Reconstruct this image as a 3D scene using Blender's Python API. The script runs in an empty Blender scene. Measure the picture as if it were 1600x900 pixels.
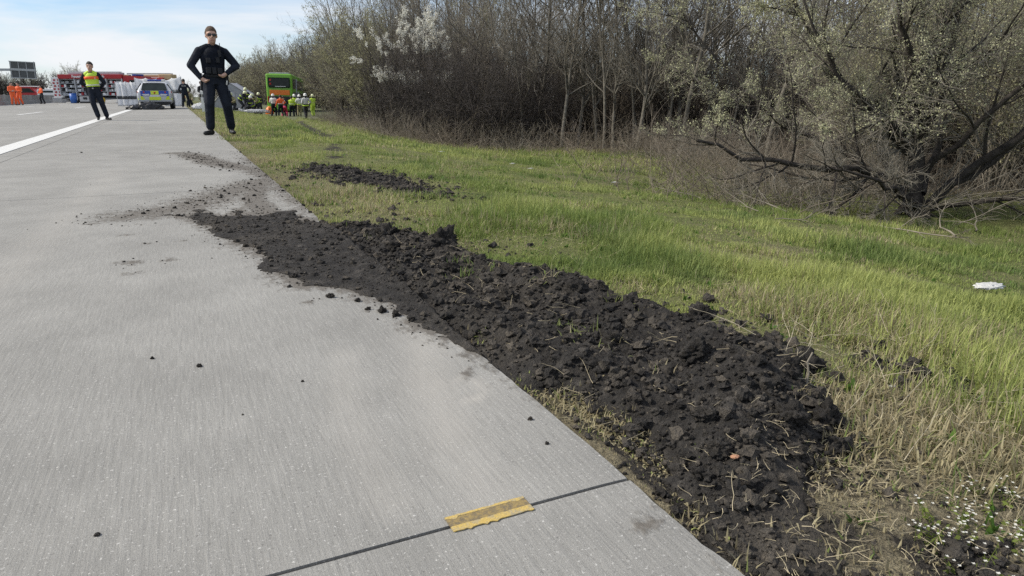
import bpy, bmesh, math, random
import numpy as np
from mathutils import Vector, Matrix, noise as mnoise

# ------------------------------------------------------------------ camera, sky, sun, exposure
R = math.radians
sc = bpy.context.scene
H_CAM = 0.72
PITCH, YAW = R(15.52), R(25.26)
cd = bpy.data.cameras.new('camera'); cam = bpy.data.objects.new('camera', cd)
sc.collection.objects.link(cam); sc.camera = cam
cd.sensor_width = 36; cd.lens = 24.3; cd.clip_start = 0.02; cd.clip_end = 3000
cam.location = (0, 0, H_CAM)
cam.rotation_euler = (math.pi/2 - PITCH, 0, -YAW)

SUN_EL, SUN_AZ = R(43), R(-66)          # azimuth measured from +Y (along the road) towards +X
w = bpy.data.worlds.new('World'); sc.world = w; w.use_nodes = True
nt = w.node_tree; nt.nodes.clear()
def N(t, **k):
    n = nt.nodes.new(t)
    for a, b in k.items(): setattr(n, a, b)
    return n
wo = N('ShaderNodeOutputWorld'); bgd = N('ShaderNodeBackground')
sky = N('ShaderNodeTexSky', sky_type='NISHITA'); sky.sun_disc = False
sky.sun_elevation = SUN_EL; sky.sun_rotation = SUN_AZ
sky.air_density = 1.0; sky.dust_density = .5; sky.ozone_density = 1.4
tc = N('ShaderNodeTexCoord'); mp = N('ShaderNodeMapping')
mp.inputs['Scale'].default_value = (1.3, 1.0, 7.0); mp.inputs['Rotation'].default_value = (R(4), R(-6), R(20))
mp.inputs['Location'].default_value = (0.3, 0.1, 0.55)
no = N('ShaderNodeTexNoise'); no.inputs['Scale'].default_value = 1.5; no.inputs['Detail'].default_value = 6
no.inputs['Roughness'].default_value = 0.55; no.inputs['Distortion'].default_value = 0.6
rp = N('ShaderNodeValToRGB'); rp.color_ramp.elements[0].position = 0.36; rp.color_ramp.elements[1].position = 0.62
rp.color_ramp.elements[0].color = (.10, .10, .10, 1); rp.color_ramp.elements[1].color = (.95, .95, .95, 1)
mx = N('ShaderNodeMixRGB'); mx.inputs['Color2'].default_value = (6.3, 6.4, 6.6, 1)
nt.links.new(tc.outputs['Generated'], mp.inputs['Vector']); nt.links.new(mp.outputs[0], no.inputs['Vector'])
nt.links.new(no.outputs['Fac'], rp.inputs[0]); nt.links.new(rp.outputs[0], mx.inputs['Fac'])
tn = N('ShaderNodeMixRGB', blend_type='MULTIPLY'); tn.inputs['Fac'].default_value = 1; tn.inputs['Color2'].default_value = (.62, .79, .98, 1)
nt.links.new(sky.outputs[0], tn.inputs['Color1']); nt.links.new(tn.outputs[0], mx.inputs['Color1']); nt.links.new(mx.outputs[0], bgd.inputs['Color'])
bgd.inputs['Strength'].default_value = 0.11
nt.links.new(bgd.outputs[0], wo.inputs['Surface'])
sd = bpy.data.lights.new('sun', 'SUN'); sun = bpy.data.objects.new('sun', sd); sc.collection.objects.link(sun)
sd.energy = 3.3; sd.angle = R(5.0); sd.color = (1.0, 0.93, 0.81)
sdir = Vector((math.sin(SUN_AZ)*math.cos(SUN_EL), math.cos(SUN_AZ)*math.cos(SUN_EL), math.sin(SUN_EL)))
sun.rotation_euler = sdir.to_track_quat('Z', 'Y').to_euler(); sun.location = (0, 0, 60)
vs = sc.view_settings; vs.view_transform = 'Standard'; vs.look = 'None'; vs.gamma = 1; vs.use_curve_mapping = False
vs.exposure = 0.42
sc.cycles.max_bounces = 6; sc.cycles.transparent_max_bounces = 8
sc.cycles.use_denoising = False; sc.cycles.sample_clamp_indirect = 2.0; sc.cycles.sample_clamp_direct = 6.0; sc.cycles.caustics_reflective = False; sc.cycles.caustics_refractive = False

# ------------------------------------------------------------------ helpers
rng = np.random.default_rng(7); random.seed(7)
COL = sc.collection
def lin(c):
    return tuple(((v/255)/12.92 if v/255 <= .04045 else ((v/255+.055)/1.055)**2.4) for v in c)
MATS = {}
def mat(name, col, rough=.8, var=0.0, vscale=8.0, bump=0.0, bscale=60.0, metal=0.0, spec=.5, trans=0.0, emit=None, col2=None, rand=0.0):
    """plain procedural material: base colour with noise variation and bump"""
    if name in MATS: return MATS[name]
    m = bpy.data.materials.new(name); m.use_nodes = True; t = m.node_tree; b = t.nodes['Principled BSDF']
    b.inputs['Roughness'].default_value = rough; b.inputs['Metallic'].default_value = metal
    b.inputs['Specular IOR Level'].default_value = spec
    c = (*col, 1)
    tcn = t.nodes.new('ShaderNodeTexCoord')
    n = t.nodes.new('ShaderNodeTexNoise'); n.inputs['Scale'].default_value = vscale; n.inputs['Detail'].default_value = 5
    t.links.new(tcn.outputs['Object'], n.inputs['Vector'])
    r = t.nodes.new('ShaderNodeValToRGB'); r.color_ramp.elements[0].position = .3; r.color_ramp.elements[1].position = .7
    c2 = col2 if col2 else tuple(min(1, v*(1+var)) for v in col)
    c1 = col if col2 else tuple(v*(1-var) for v in col)
    r.color_ramp.elements[0].color = (*c1, 1); r.color_ramp.elements[1].color = (*c2, 1)
    t.links.new(n.outputs['Fac'], r.inputs[0])
    out = r.outputs[0]
    if rand:
        oi = t.nodes.new('ShaderNodeNewGeometry'); hv = t.nodes.new('ShaderNodeHueSaturation')
        mr = t.nodes.new('ShaderNodeMapRange'); mr.inputs['To Min'].default_value = 1-rand; mr.inputs['To Max'].default_value = 1+rand
        t.links.new(oi.outputs['Random Per Island'], mr.inputs['Value']); t.links.new(mr.outputs[0], hv.inputs['Value'])
        t.links.new(out, hv.inputs['Color']); out = hv.outputs[0]
    t.links.new(out, b.inputs['Base Color'])
    if bump:
        n2 = t.nodes.new('ShaderNodeTexNoise'); n2.inputs['Scale'].default_value = bscale; n2.inputs['Detail'].default_value = 4
        t.links.new(tcn.outputs['Object'], n2.inputs['Vector'])
        bp = t.nodes.new('ShaderNodeBump'); bp.inputs['Strength'].default_value = bump; bp.inputs['Distance'].default_value = .02
        t.links.new(n2.outputs['Fac'], bp.inputs['Height']); t.links.new(bp.outputs[0], b.inputs['Normal'])
    if trans:
        tr = t.nodes.new('ShaderNodeBsdfTranslucent'); ms = t.nodes.new('ShaderNodeMixShader'); ms.inputs[0].default_value = trans
        t.links.new(out, tr.inputs['Color']); t.links.new(b.outputs[0], ms.inputs[1]); t.links.new(tr.outputs[0], ms.inputs[2])
        t.links.new(ms.outputs[0], t.nodes['Material Output'].inputs['Surface'])
    if emit:
        b.inputs['Emission Color'].default_value = (*emit[:3], 1); b.inputs['Emission Strength'].default_value = emit[3]
    MATS[name] = m
    return m

def link(name, me, mats, parent=None, loc=None, rot=None):
    o = bpy.data.objects.new(name, me); COL.objects.link(o)
    if not isinstance(mats, (list, tuple)): mats = [mats]
    if len(me.materials) == 0:
        for m in mats: me.materials.append(m)
    if parent is not None: o.parent = parent
    if loc is not None: o.location = loc
    if rot is not None: o.rotation_euler = rot
    return o
def tag(o, label, cat, group=None, kind=None):
    if label: o['label'] = label
    if cat: o['category'] = cat
    if group: o['group'] = group
    if kind: o['kind'] = kind
    return o
def empty(name, label, cat, loc=(0,0,0), rz=0.0, group=None):
    o = bpy.data.objects.new(name, None); COL.objects.link(o); o.location = loc; o.rotation_euler = (0,0,rz)
    o.empty_display_size = .2
    return tag(o, label, cat, group)
def copy_tree(o, parent=None):
    c = o.copy(); COL.objects.link(c)
    if parent is not None: c.parent = parent
    for ch in list(o.children): copy_tree(ch, c)
    return c
def struct(o): o['kind'] = 'structure'; return o

def np_mesh(name, V, Q=None, T=None, mi_q=None, mi_t=None, smooth=True, attrs=None):
    """mesh from numpy arrays of vertices, quads and triangles"""
    V = np.asarray(V, np.float32).reshape(-1, 3)
    Q = np.zeros((0, 4), np.int32) if Q is None else np.asarray(Q, np.int32).reshape(-1, 4)
    T = np.zeros((0, 3), np.int32) if T is None else np.asarray(T, np.int32).reshape(-1, 3)
    me = bpy.data.meshes.new(name)
    me.vertices.add(len(V)); me.vertices.foreach_set('co', V.ravel())
    nl = Q.size + T.size; me.loops.add(nl)
    me.loops.foreach_set('vertex_index', np.concatenate([Q.ravel(), T.ravel()]).astype(np.int32))
    npoly = len(Q)+len(T); me.polygons.add(npoly)
    tot = np.concatenate([np.full(len(Q), 4), np.full(len(T), 3)]).astype(np.int32)
    st = np.concatenate([[0], np.cumsum(tot)[:-1]]).astype(np.int32) if npoly else np.zeros(0, np.int32)
    me.polygons.foreach_set('loop_start', st)
    if mi_q is not None or mi_t is not None:
        a = np.zeros(len(Q), np.int32) if mi_q is None else np.broadcast_to(mi_q, len(Q))
        b = np.zeros(len(T), np.int32) if mi_t is None else np.broadcast_to(mi_t, len(T))
        me.polygons.foreach_set('material_index', np.concatenate([a, b]).astype(np.int32))
    me.polygons.foreach_set('use_smooth', np.full(npoly, smooth))
    for k, v in (attrs or {}).items():
        if np.ndim(v) == 1:
            at = me.attributes.new(k, 'FLOAT', 'POINT'); at.data.foreach_set('value', np.asarray(v, np.float32))
        else:
            at = me.attributes.new(k, 'FLOAT_COLOR', 'POINT')
            at.data.foreach_set('color', np.concatenate([np.asarray(v, np.float32), np.ones((len(v), 1), np.float32)], 1).ravel())
    me.update(calc_edges=True); me.validate()
    return me

# numpy value noise
_perm = rng.random((256, 256)).astype(np.float32)
def vnoise(x, y):
    xi = np.floor(x).astype(int); yi = np.floor(y).astype(int)
    fx = x-xi; fy = y-yi; fx = fx*fx*(3-2*fx); fy = fy*fy*(3-2*fy)
    a = _perm[xi & 255, yi & 255]; b = _perm[(xi+1) & 255, yi & 255]
    c = _perm[xi & 255, (yi+1) & 255]; d = _perm[(xi+1) & 255, (yi+1) & 255]
    return (a*(1-fx)+b*fx)*(1-fy)+(c*(1-fx)+d*fx)*fy
def fbm(x, y, f=1.0, o=4, g=.5):
    s = 0; a = 1; t = 0
    for i in range(o):
        s = s+a*vnoise(x*f+17.3*i, y*f+5.1*i); t += a; a *= g; f *= 2.03
    return s/t-.5
def sstep(a, b, x):
    t = np.clip((x-a)/(b-a), 0, 1); return t*t*(3-2*t)
def seg_dist(x, y, pts):
    """distance to a polyline"""
    d = np.full(np.shape(x), 1e9)
    for (x0, y0), (x1, y1) in zip(pts[:-1], pts[1:]):
        dx, dy = x1-x0, y1-y0; t = np.clip(((x-x0)*dx+(y-y0)*dy)/(dx*dx+dy*dy), 0, 1)
        d = np.minimum(d, np.hypot(x-x0-t*dx, y-y0-t*dy))
    return d
def poly_sd(x, y, pts):
    """signed distance to a polygon, positive inside"""
    p = list(pts)+[pts[0]]; d = seg_dist(x, y, p); ins = np.zeros(np.shape(x), bool)
    for (x0, y0), (x1, y1) in zip(p[:-1], p[1:]):
        c = ((y0 > y) != (y1 > y)) & (x < (x1-x0)*(y-y0)/(y1-y0+1e-12)+x0); ins ^= c
    return np.where(ins, d, -d)

# bmesh builders
class MB:
    def __init__(s): s.bm = bmesh.new()
    def box(s, c, d, rot=None, bevel=0.0, seg=2):
        r = bmesh.ops.create_cube(s.bm, size=1); vs = r['verts']
        M = Matrix.Translation(c) @ (rot.to_4x4() if rot is not None else Matrix()) @ Matrix.Diagonal((*d, 1))
        bmesh.ops.transform(s.bm, matrix=M, verts=vs)
        if bevel:
            es = list({e for v in vs for e in v.link_edges})
            bmesh.ops.bevel(s.bm, geom=es, offset=bevel, segments=seg, affect='EDGES', profile=.6)
        return s
    def cyl(s, p0, p1, r0, r1=None, n=16):
        p0 = Vector(p0); p1 = Vector(p1); d = p1-p0
        r = bmesh.ops.create_cone(s.bm, cap_ends=True, segments=n, radius1=r0, radius2=r0 if r1 is None else r1, depth=d.length)
        bmesh.ops.transform(s.bm, matrix=Matrix.Translation((p0+p1)/2) @ d.to_track_quat('Z', 'Y').to_matrix().to_4x4(), verts=r['verts'])
        return s
    def ball(s, c, r, sub=2, sc=(1,1,1), rot=None):
        q = bmesh.ops.create_icosphere(s.bm, subdivisions=sub, radius=r)
        bmesh.ops.transform(s.bm, matrix=Matrix.Translation(c) @ (rot.to_4x4() if rot is not None else Matrix()) @ Matrix.Diagonal((*sc, 1)), verts=q['verts'])
        return s
    def loft(s, rings, cap=True):
        rv = [[s.bm.verts.new(p) for p in r] for r in rings]; n = len(rv[0])
        for a, b in zip(rv[:-1], rv[1:]):
            for i in range(n): s.bm.faces.new((a[i], a[(i+1) % n], b[(i+1) % n], b[i]))
        if cap:
            s.bm.faces.new(rv[0][::-1]); s.bm.faces.new(rv[-1])
        return s
    def prism(s, pts, y0, y1):
        """polygon in x,z extruded along y"""
        a = [s.bm.verts.new((p[0], y0, p[1])) for p in pts]; b = [s.bm.verts.new((p[0], y1, p[1])) for p in pts]; n = len(pts)
        s.bm.faces.new(a); s.bm.faces.new(b[::-1])
        for i in range(n): s.bm.faces.new((a[(i+1) % n], a[i], b[i], b[(i+1) % n]))
        return s
    def poly(s, pts):
        s.bm.faces.new([s.bm.verts.new(p) for p in pts]); return s
    def mesh(s, name, smooth=False):
        bmesh.ops.recalc_face_normals(s.bm, faces=s.bm.faces)
        me = bpy.data.meshes.new(name); s.bm.to_mesh(me); s.bm.free()
        if smooth:
            me.polygons.foreach_set('use_smooth', np.full(len(me.polygons), True))
        return me
    def build(s, name, m, parent=None, smooth=False, loc=None, rot=None):
        return link(name, s.mesh(name, smooth), m, parent, loc, rot)

EDGE = 0.72                       # right edge of the concrete, metres right of the camera
def terr(x, y):
    """verge and wood floor height"""
    x = np.asarray(x, float); y = np.asarray(y, float); d = x-EDGE
    flat = -0.66-0.36*sstep(28, 75, y)
    z = -0.025+flat*sstep(0.3, 7.6, d)
    z = z+0.05*fbm(x, y, .55, 3)*sstep(.3, 2, d)+0.03*fbm(x, y, 2.1, 3)*sstep(.1, 1.2, d)
    z = z+0.9*sstep(14, 60, d)*0.4
    # ploughed rut running towards the bus
    r = seg_dist(x, y, [(1.5, 6.6), (2.1, 9.5), (2.9, 15), (3.6, 20), (4.6, 29), (6.2, 42), (9.2, 68)])
    z = z-0.10*np.exp(-(r/.35)**2)*sstep(12, 18, y)+0.07*np.exp(-((r-.7)/.25)**2)*sstep(12, 18, y)
    return z
def tz(x, y): return float(terr(np.array([x]), np.array([y]))[0])

# ------------------------------------------------------------------ surface materials
class SN:
    """tiny shader-node helper"""
    def __init__(s, name):
        s.m = bpy.data.materials.new(name); s.m.use_nodes = True; s.t = s.m.node_tree; s.b = s.t.nodes['Principled BSDF']
        g = s.t.nodes.new('ShaderNodeNewGeometry'); s.pos = g.outputs['Position']; s.geo = g
    def lk(s, a, b): s.t.links.new(a, b)
    def noise(s, scale, vec=None, stretch=None, detail=4, rough=.5, loc=(0,0,0)):
        n = s.t.nodes.new('ShaderNodeTexNoise'); n.inputs['Scale'].default_value = scale; n.inputs['Detail'].default_value = detail
        n.inputs['Roughness'].default_value = rough
        v = vec or s.pos
        if stretch or any(loc):
            mp = s.t.nodes.new('ShaderNodeMapping'); mp.inputs['Scale'].default_value = stretch or (1,1,1); mp.inputs['Location'].default_value = loc
            s.lk(v, mp.inputs['Vector']); v = mp.outputs[0]
        s.lk(v, n.inputs['Vector']); return n.outputs['Fac']
    def ramp(s, fac, stops):
        r = s.t.nodes.new('ShaderNodeValToRGB'); e = r.color_ramp.elements
        while len(e) < len(stops): e.new(.5)
        for i, (p, c) in enumerate(stops):
            e[i].position = p; e[i].color = (*c, 1) if len(c) == 3 else c
        s.lk(fac, r.inputs[0]); return r.outputs[0]
    def mix(s, fac, a, b, mode='MIX'):
        n = s.t.nodes.new('ShaderNodeMixRGB'); n.blend_type = mode
        for v, k in ((fac, 'Fac'), (a, 'Color1'), (b, 'Color2')):
            if isinstance(v, (int, float)): n.inputs[k].default_value = v
            elif isinstance(v, tuple): n.inputs[k].default_value = (*v, 1)
            else: s.lk(v, n.inputs[k])
        return n.outputs[0]
    def math(s, op, a, b=0.0, clamp=False):
        n = s.t.nodes.new('ShaderNodeMath'); n.operation = op; n.use_clamp = clamp
        for i, v in enumerate((a, b)):
            if isinstance(v, (int, float)): n.inputs[i].default_value = v
            else: s.lk(v, n.inputs[i])
        return n.outputs[0]
    def attr(s, name):
        a = s.t.nodes.new('ShaderNodeAttribute'); a.attribute_name = name; return a
    def bump(s, h, strength, dist=.01, nrm=None):
        b = s.t.nodes.new('ShaderNodeBump'); b.inputs['Strength'].default_value = strength; b.inputs['Distance'].default_value = dist
        s.lk(h, b.inputs['Height'])
        if nrm is not None: s.lk(nrm, b.inputs['Normal'])
        return b.outputs[0]
    def done(s, col, rough=.9, nrm=None, spec=.3):
        if isinstance(col, tuple): s.b.inputs['Base Color'].default_value = (*col, 1)
        else: s.lk(col, s.b.inputs['Base Color'])
        if isinstance(rough, float): s.b.inputs['Roughness'].default_value = rough
        else: s.lk(rough, s.b.inputs['Roughness'])
        s.b.inputs['Specular IOR Level'].default_value = spec
        if nrm is not None: s.lk(nrm, s.b.inputs['Normal'])
        return s.m
def g3(v): return (v, v, v)

# concrete with broom marks along the road, exposed aggregate, mud film and pale dust from attributes
s = SN('concrete')
big = s.noise(.55, detail=3); mid = s.noise(3.0, detail=4); stri = s.noise(1, stretch=(120, 8, 1), detail=3, rough=.7)
stri2 = s.noise(1, stretch=(18, .35, 1), detail=2)
grain = s.noise(420, detail=2, rough=.7); agg = s.noise(150, detail=2, rough=.6)
c = s.ramp(big, [(.3, (.240, .235, .220)), (.7, (.285, .280, .262))])
c = s.mix(.35, c, s.ramp(mid, [(.3, g3(.36)), (.7, g3(.64))]), 'OVERLAY')
c = s.mix(.36, c, s.ramp(stri, [(.3, g3(.33)), (.7, g3(.68))]), 'OVERLAY')
c = s.mix(.03, c, s.ramp(stri2, [(.3, g3(.36)), (.7, g3(.64))]), 'OVERLAY')
c = s.mix(.55, c, s.ramp(grain, [(.3, g3(.27)), (.7, g3(.73))]), 'OVERLAY')
c = s.mix(s.ramp(agg, [(.63, g3(0)), (.70, g3(.65))]), c, (.60, .59, .56))
c = s.mix(s.ramp(agg, [(.30, g3(.7)), (.37, g3(0))]), c, (.13, .125, .12))
oi = s.t.nodes.new('ShaderNodeObjectInfo')
c = s.mix(1.0, c, s.ramp(oi.outputs['Random'], [(0, g3(.92)), (1, g3(1.04))]), 'MULTIPLY')
c = s.mix(s.ramp(s.noise(4.5, detail=5, rough=.65, loc=(3,1,0)), [(.66, g3(0)), (.78, g3(.4))]), c, (.15, .145, .135))
c = s.mix(s.ramp(s.noise(1, stretch=(1.6, .35, 1), detail=5, loc=(.4,0,0)), [(.52, g3(0)), (.70, g3(.16))]), c, (.16, .155, .145))
dust = s.attr('dust').outputs['Fac']; mud = s.attr('mud').outputs['Fac']
c = s.mix(s.math('MULTIPLY', dust, .8, True), c, (.40, .38, .345))
mn = s.noise(1, stretch=(38, 22, 1), detail=5, rough=.65); mn2 = s.noise(9, detail=4)
mk = s.math('ADD', mud, s.math('MULTIPLY', s.math('SUBTRACT', mn, .5), 1.5))
mk = s.math('ADD', mk, s.math('MULTIPLY', s.math('SUBTRACT', mn2, .5), .8))
mk = s.math('MULTIPLY', s.ramp(mk, [(.32, g3(0)), (.68, g3(1))]), s.ramp(mud, [(.02, g3(0)), (.2, g3(1))]))
c = s.mix(s.math('MULTIPLY', mk, .88), c, s.mix(s.noise(30, detail=4, rough=.7), (.045, .041, .036), (.19, .17, .145)))
hgt = s.math('ADD', s.math('MULTIPLY', stri, .8), s.math('ADD', s.math('MULTIPLY', grain, .5), s.math('MULTIPLY', mk, .8)))
MAT_CONC = s.done(c, .88, s.bump(hgt, .6, .004), .25)

# dark loose soil
s = SN('soil')
n1 = s.noise(14, detail=5, rough=.65); n2 = s.noise(120, detail=4, rough=.7); n3 = s.noise(2.2, detail=3)
c = s.ramp(n1, [(.3, (.024, .022, .0205)), (.55, (.048, .044, .040)), (.75, (.115, .104, .092))])
c = s.mix(s.ramp(n3, [(.50, g3(0)), (.72, g3(.6))]), c, (.12, .105, .085))
c = s.mix(.6, c, s.ramp(n2, [(.3, g3(.3)), (.7, g3(.7))]), 'OVERLAY')
c = s.mix(s.ramp(s.noise(260, detail=1), [(.73, g3(0)), (.76, g3(.5))]), c, (.25, .22, .17))
n4 = s.noise(45, detail=4, rough=.7)
MAT_SOIL = s.done(c, .95, s.bump(s.math('ADD', s.math('MULTIPLY', n2, .7), s.math('ADD', n4, n1)), 1.0, .022), .22)

m2 = MAT_SOIL.copy(); m2.name = 'soil_crumb'; t_ = m2.node_tree; bs = t_.nodes['Principled BSDF']; lk_ = bs.inputs['Base Color'].links[0]; src = lk_.from_socket
gm_ = t_.nodes.new('ShaderNodeNewGeometry'); rr_ = t_.nodes.new('ShaderNodeValToRGB'); rr_.color_ramp.elements[0].position = .5; rr_.color_ramp.elements[0].color = (0, 0, 0, 1); rr_.color_ramp.elements[1].color = (.75, .75, .75, 1)
mm_ = t_.nodes.new('ShaderNodeMixRGB'); mm_.inputs['Color2'].default_value = (.15, .13, .105, 1)
t_.links.new(gm_.outputs['Random Per Island'], rr_.inputs[0]); t_.links.new(rr_.outputs[0], mm_.inputs['Fac']); t_.links.new(src, mm_.inputs['Color1']); t_.links.new(mm_.outputs[0], bs.inputs['Base Color'])
MAT_CRUMB = m2

# verge: turf mat with bare soil, straw litter and wood-floor leaf litter (vertex attributes)
s = SN('verge_turf')
a = s.attr('cover'); sp = s.t.nodes.new('ShaderNodeSeparateColor'); s.lk(a.outputs['Color'], sp.inputs[0])
n1 = s.noise(7, detail=5); n2 = s.noise(60, detail=4, rough=.7); n3 = s.noise(1.2, detail=4)
c = s.ramp(n1, [(.3, (.085, .105, .030)), (.7, (.18, .20, .065))])
c = s.mix(s.ramp(n3, [(.45, g3(0)), (.75, g3(.5))]), c, (.17, .16, .075))
dry = s.ramp(n2, [(.3, (.10, .085, .055)), (.7, (.27, .235, .155))])
c = s.mix(sp.outputs[1], c, dry)
leaf = s.ramp(n2, [(.3, (.035, .027, .020)), (.7, (.115, .09, .066))])
c = s.mix(sp.outputs[2], c, leaf)
so = s.ramp(n2, [(.3, (.022, .020, .018)), (.7, (.070, .062, .053))])
sm = s.ramp(s.math('ADD', sp.outputs[0], s.math('MULTIPLY', s.math('SUBTRACT', n1, .5), .9)), [(.42, g3(0)), (.58, g3(1))])
c = s.mix(sm, c, so)
c = s.mix(.5, c, s.ramp(s.noise(240, detail=3), [(.3, g3(.3)), (.7, g3(.7))]), 'OVERLAY')
MAT_VERGE = s.done(c, .95, s.bump(s.math('ADD', n2, n1), .9, .03), .15)

# ------------------------------------------------------------------ mud layout shared by road, verge, heap
MUD_POLY = [(.775,.60),(.77,.75),(.79,1.0),(.80,1.3),(.74,1.6),(.665,1.84),(.61,2.06),(.585,2.31),(.50,2.60),(.33,2.70),(.27,3.33),(.13,3.99),
            (-.02,4.62),(-.16,4.86),(-.02,4.78),(.06,4.98),(.20,4.68),(.33,4.92),(.40,4.55),(.56,4.66),(.70,4.16),(.95,4.05),(1.08,3.65),(1.24,3.1),(1.30,2.65),(1.46,2.25),(1.52,1.9),(1.56,1.55),
            (1.52,1.28),(1.38,1.02),(1.24,.90),(1.06,.86),(.93,.80),(.86,.62)]
RIDGE = [(.92,3.7),(1.06,3.0),(1.16,2.5),(1.28,2.05),(1.36,1.7),(1.36,1.4),(1.24,1.14),(1.14,1.0)]
PATCH2 = [(1.22,7.9),(1.62,7.75),(1.80,6.9),(1.95,6.0),(1.86,5.35),(1.66,5.2),(1.5,5.9),(1.28,6.7)]
PATCH3 = [(1.70,1.06),(1.80,1.04),(1.95,1.16),(1.98,1.30),(1.84,1.32),(1.72,1.18)]
PATCH4 = [(1.02,.54),(1.12,.52),(1.17,.58),(1.14,.63),(1.06,.64)]
RUT = [(3.35,18.2),(3.5,20.5),(4.3,27.5),(5.2,35),(6.4,43)]
def soil_sd(x, y):
    d = poly_sd(x, y, MUD_POLY)
    for p in (PATCH2, PATCH3, PATCH4): d = np.maximum(d, poly_sd(x, y, p))
    return d
def mud_film(x, y):
    m = sstep(-.16, .14, poly_sd(x, y, MUD_POLY)+.10*fbm(x, y, 3.5, 4))
    m = np.maximum(m, .85*np.exp(-(seg_dist(x, y, [(.80,6.7),(.66,7.5),(.32,8.5),(.12,9.9),(-.05,10.2)])/.2)**2)*(1.1+fbm(x, y, 2, 3)))
    m = np.maximum(m, .95*np.exp(-(seg_dist(x, y, [(.66,6.6),(.56,6.1),(.43,5.3),(.46,4.5)])/.12)**2))
    m = np.maximum(m, .74*np.exp(-(seg_dist(x, y, [(.6,6.4),(.2,5.6),(.0,5.1),(-.3,4.9)])/.32)**2))
    m = np.maximum(m, .66*np.exp(-((x-EDGE)/.17)**2)*sstep(13, 7, y)*sstep(3.2, 4.6, y)*(1+1.5*fbm(x, y, 2.5, 3)))
    m = np.maximum(m, .62*np.exp(-(seg_dist(x, y, [(-.2,4.84),(-.42,4.9)])/.035)**2))
    m = np.maximum(m, .40*np.exp(-(seg_dist(x, y, [(.62,2.2),(.55,2.5),(.35,3.0),(.1,4.0)])/.12)**2))
    for cx, cy, rx, ry in [(-.53,4.66,.06,.035),(-.25,3.47,.085,.07),(-.11,3.44,.045,.06),(-.235,3.24,.065,.035),(.36,2.49,.035,.055),(-.32,4.2,.05,.03),
                           (.665,.86,.05,.03),(.30,.80,.02,.03),(.63,1.62,.03,.035),(-.2,3.9,.04,.03),(-.05,3.9,.05,.02)]:
        m = np.maximum(m, .70*np.exp(-(((x-cx)/rx)**2+((y-cy)/ry)**2)))
    return np.clip(m, 0, 1)
def dust_film(x, y):
    d = .5*np.exp(-(seg_dist(x, y, [(.62,2.0),(.50,1.5),(.46,1.25),(.44,1.05)])/.07)**2)+.35*np.exp(-(seg_dist(x, y, [(.36,1.9),(.28,1.5),(.27,1.1)])/.05)**2)
    ring = np.abs(np.hypot((x-.575)/.055, (y-1.53)/.075)-1); d = np.maximum(d, .9*np.exp(-(ring/.13)**2))
    d = np.maximum(d, .35*np.exp(-(((x-.56)/.12)**2+((y-1.55)/.14)**2)))
    d = np.maximum(d, .28*np.exp(-(seg_dist(x, y, [(-.6,8),(-.75,3),(-.8,1)])/.12)**2))
    return np.clip(d*(1+1.2*fbm(x, y, 6, 3)), 0, 1)

# ------------------------------------------------------------------ road: base sheet and slabs
SHEET = mat('joint_filler', (.035, .034, .033), .9, .3, 30, .3, 80)
road = struct(MB().box((-5.9, 118, -.16), (13.2, 264, .28)).build('road', SHEET))
road['label'] = 'pale grey concrete motorway carriageway with brushed slabs and dark joints'
XC = [EDGE, -1.84, -5.42, -9.0, -12.45]
Y0 = .99; GAP = .0045
def slab_mesh(x0, x1, y0, y1, nx, ny, chip=0.0):
    xs = np.linspace(x0, x1, nx+1); ys = np.linspace(y0, y1, ny+1)
    X, Y = np.meshgrid(xs, ys); Z = .0006*fbm(X, Y, 6, 3)
    if chip:
        e = np.exp(-((x1-X)/.035)**2); X = X-e*chip*np.maximum(0, fbm(X*0+3, Y, 14, 5, .65)+.02)*2.2
        Z = Z-e*.006*np.maximum(0, fbm(X, Y, 14, 3)+.1)
    top = np.stack([X, Y, Z], -1).reshape(-1, 3)
    n = nx+1; idx = np.arange((nx+1)*(ny+1)).reshape(ny+1, nx+1)
    Q = np.stack([idx[:-1,:-1], idx[:-1,1:], idx[1:,1:], idx[1:,:-1]], -1).reshape(-1, 4)
    ring = np.concatenate([idx[0,:-1], idx[:-1,-1], idx[-1,:0:-1], idx[:0:-1,0]])
    low = top[ring].copy(); low[:,2] = -.24; base = len(top); m = len(ring); k = np.arange(m); k2 = (k+1) % m
    S = np.stack([ring[k2], ring[k], base+k, base+k2], -1)
    V = np.concatenate([top, low])
    return np_mesh('concrete_slab', V, np.concatenate([Q, S]), smooth=False,
                   attrs={'mud': mud_film(V[:,0], V[:,1]), 'dust': dust_film(V[:,0], V[:,1])})
for ci in range(4):
    xa, xb = XC[ci+1]+GAP, XC[ci]-(GAP if ci else 0)
    shared = None
    for k in range(-1, 20):
        ya, yb = Y0+5*k+GAP, Y0+5*(k+1)-GAP
        if ci == 0 and k <= 2:
            if k == -1: me = slab_mesh(xa, xb, ya+2, yb, 90, 110, .018)
            else: me = slab_mesh(xa, xb, ya, yb, 84, 150 if k < 2 else 80, .018)
            link('concrete_slab', me, MAT_CONC, road)
        else:
            if shared is None: shared = slab_mesh(xa, xb, Y0+GAP, Y0+5-GAP, 1, 1); shared.attributes.remove(shared.attributes['mud']); shared.attributes.remove(shared.attributes['dust'])
            if ci and k < 1: continue
            link('concrete_slab', shared, MAT_CONC, road, (0, 5*k, 0))
for ci in range(4):      # the far stretch where joints no longer read
    MB().box(((XC[ci]+XC[ci+1])/2, 172, -.12), (XC[ci]-XC[ci+1]-.012, 142, .24)).build('concrete_slab', MAT_CONC, road)
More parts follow.
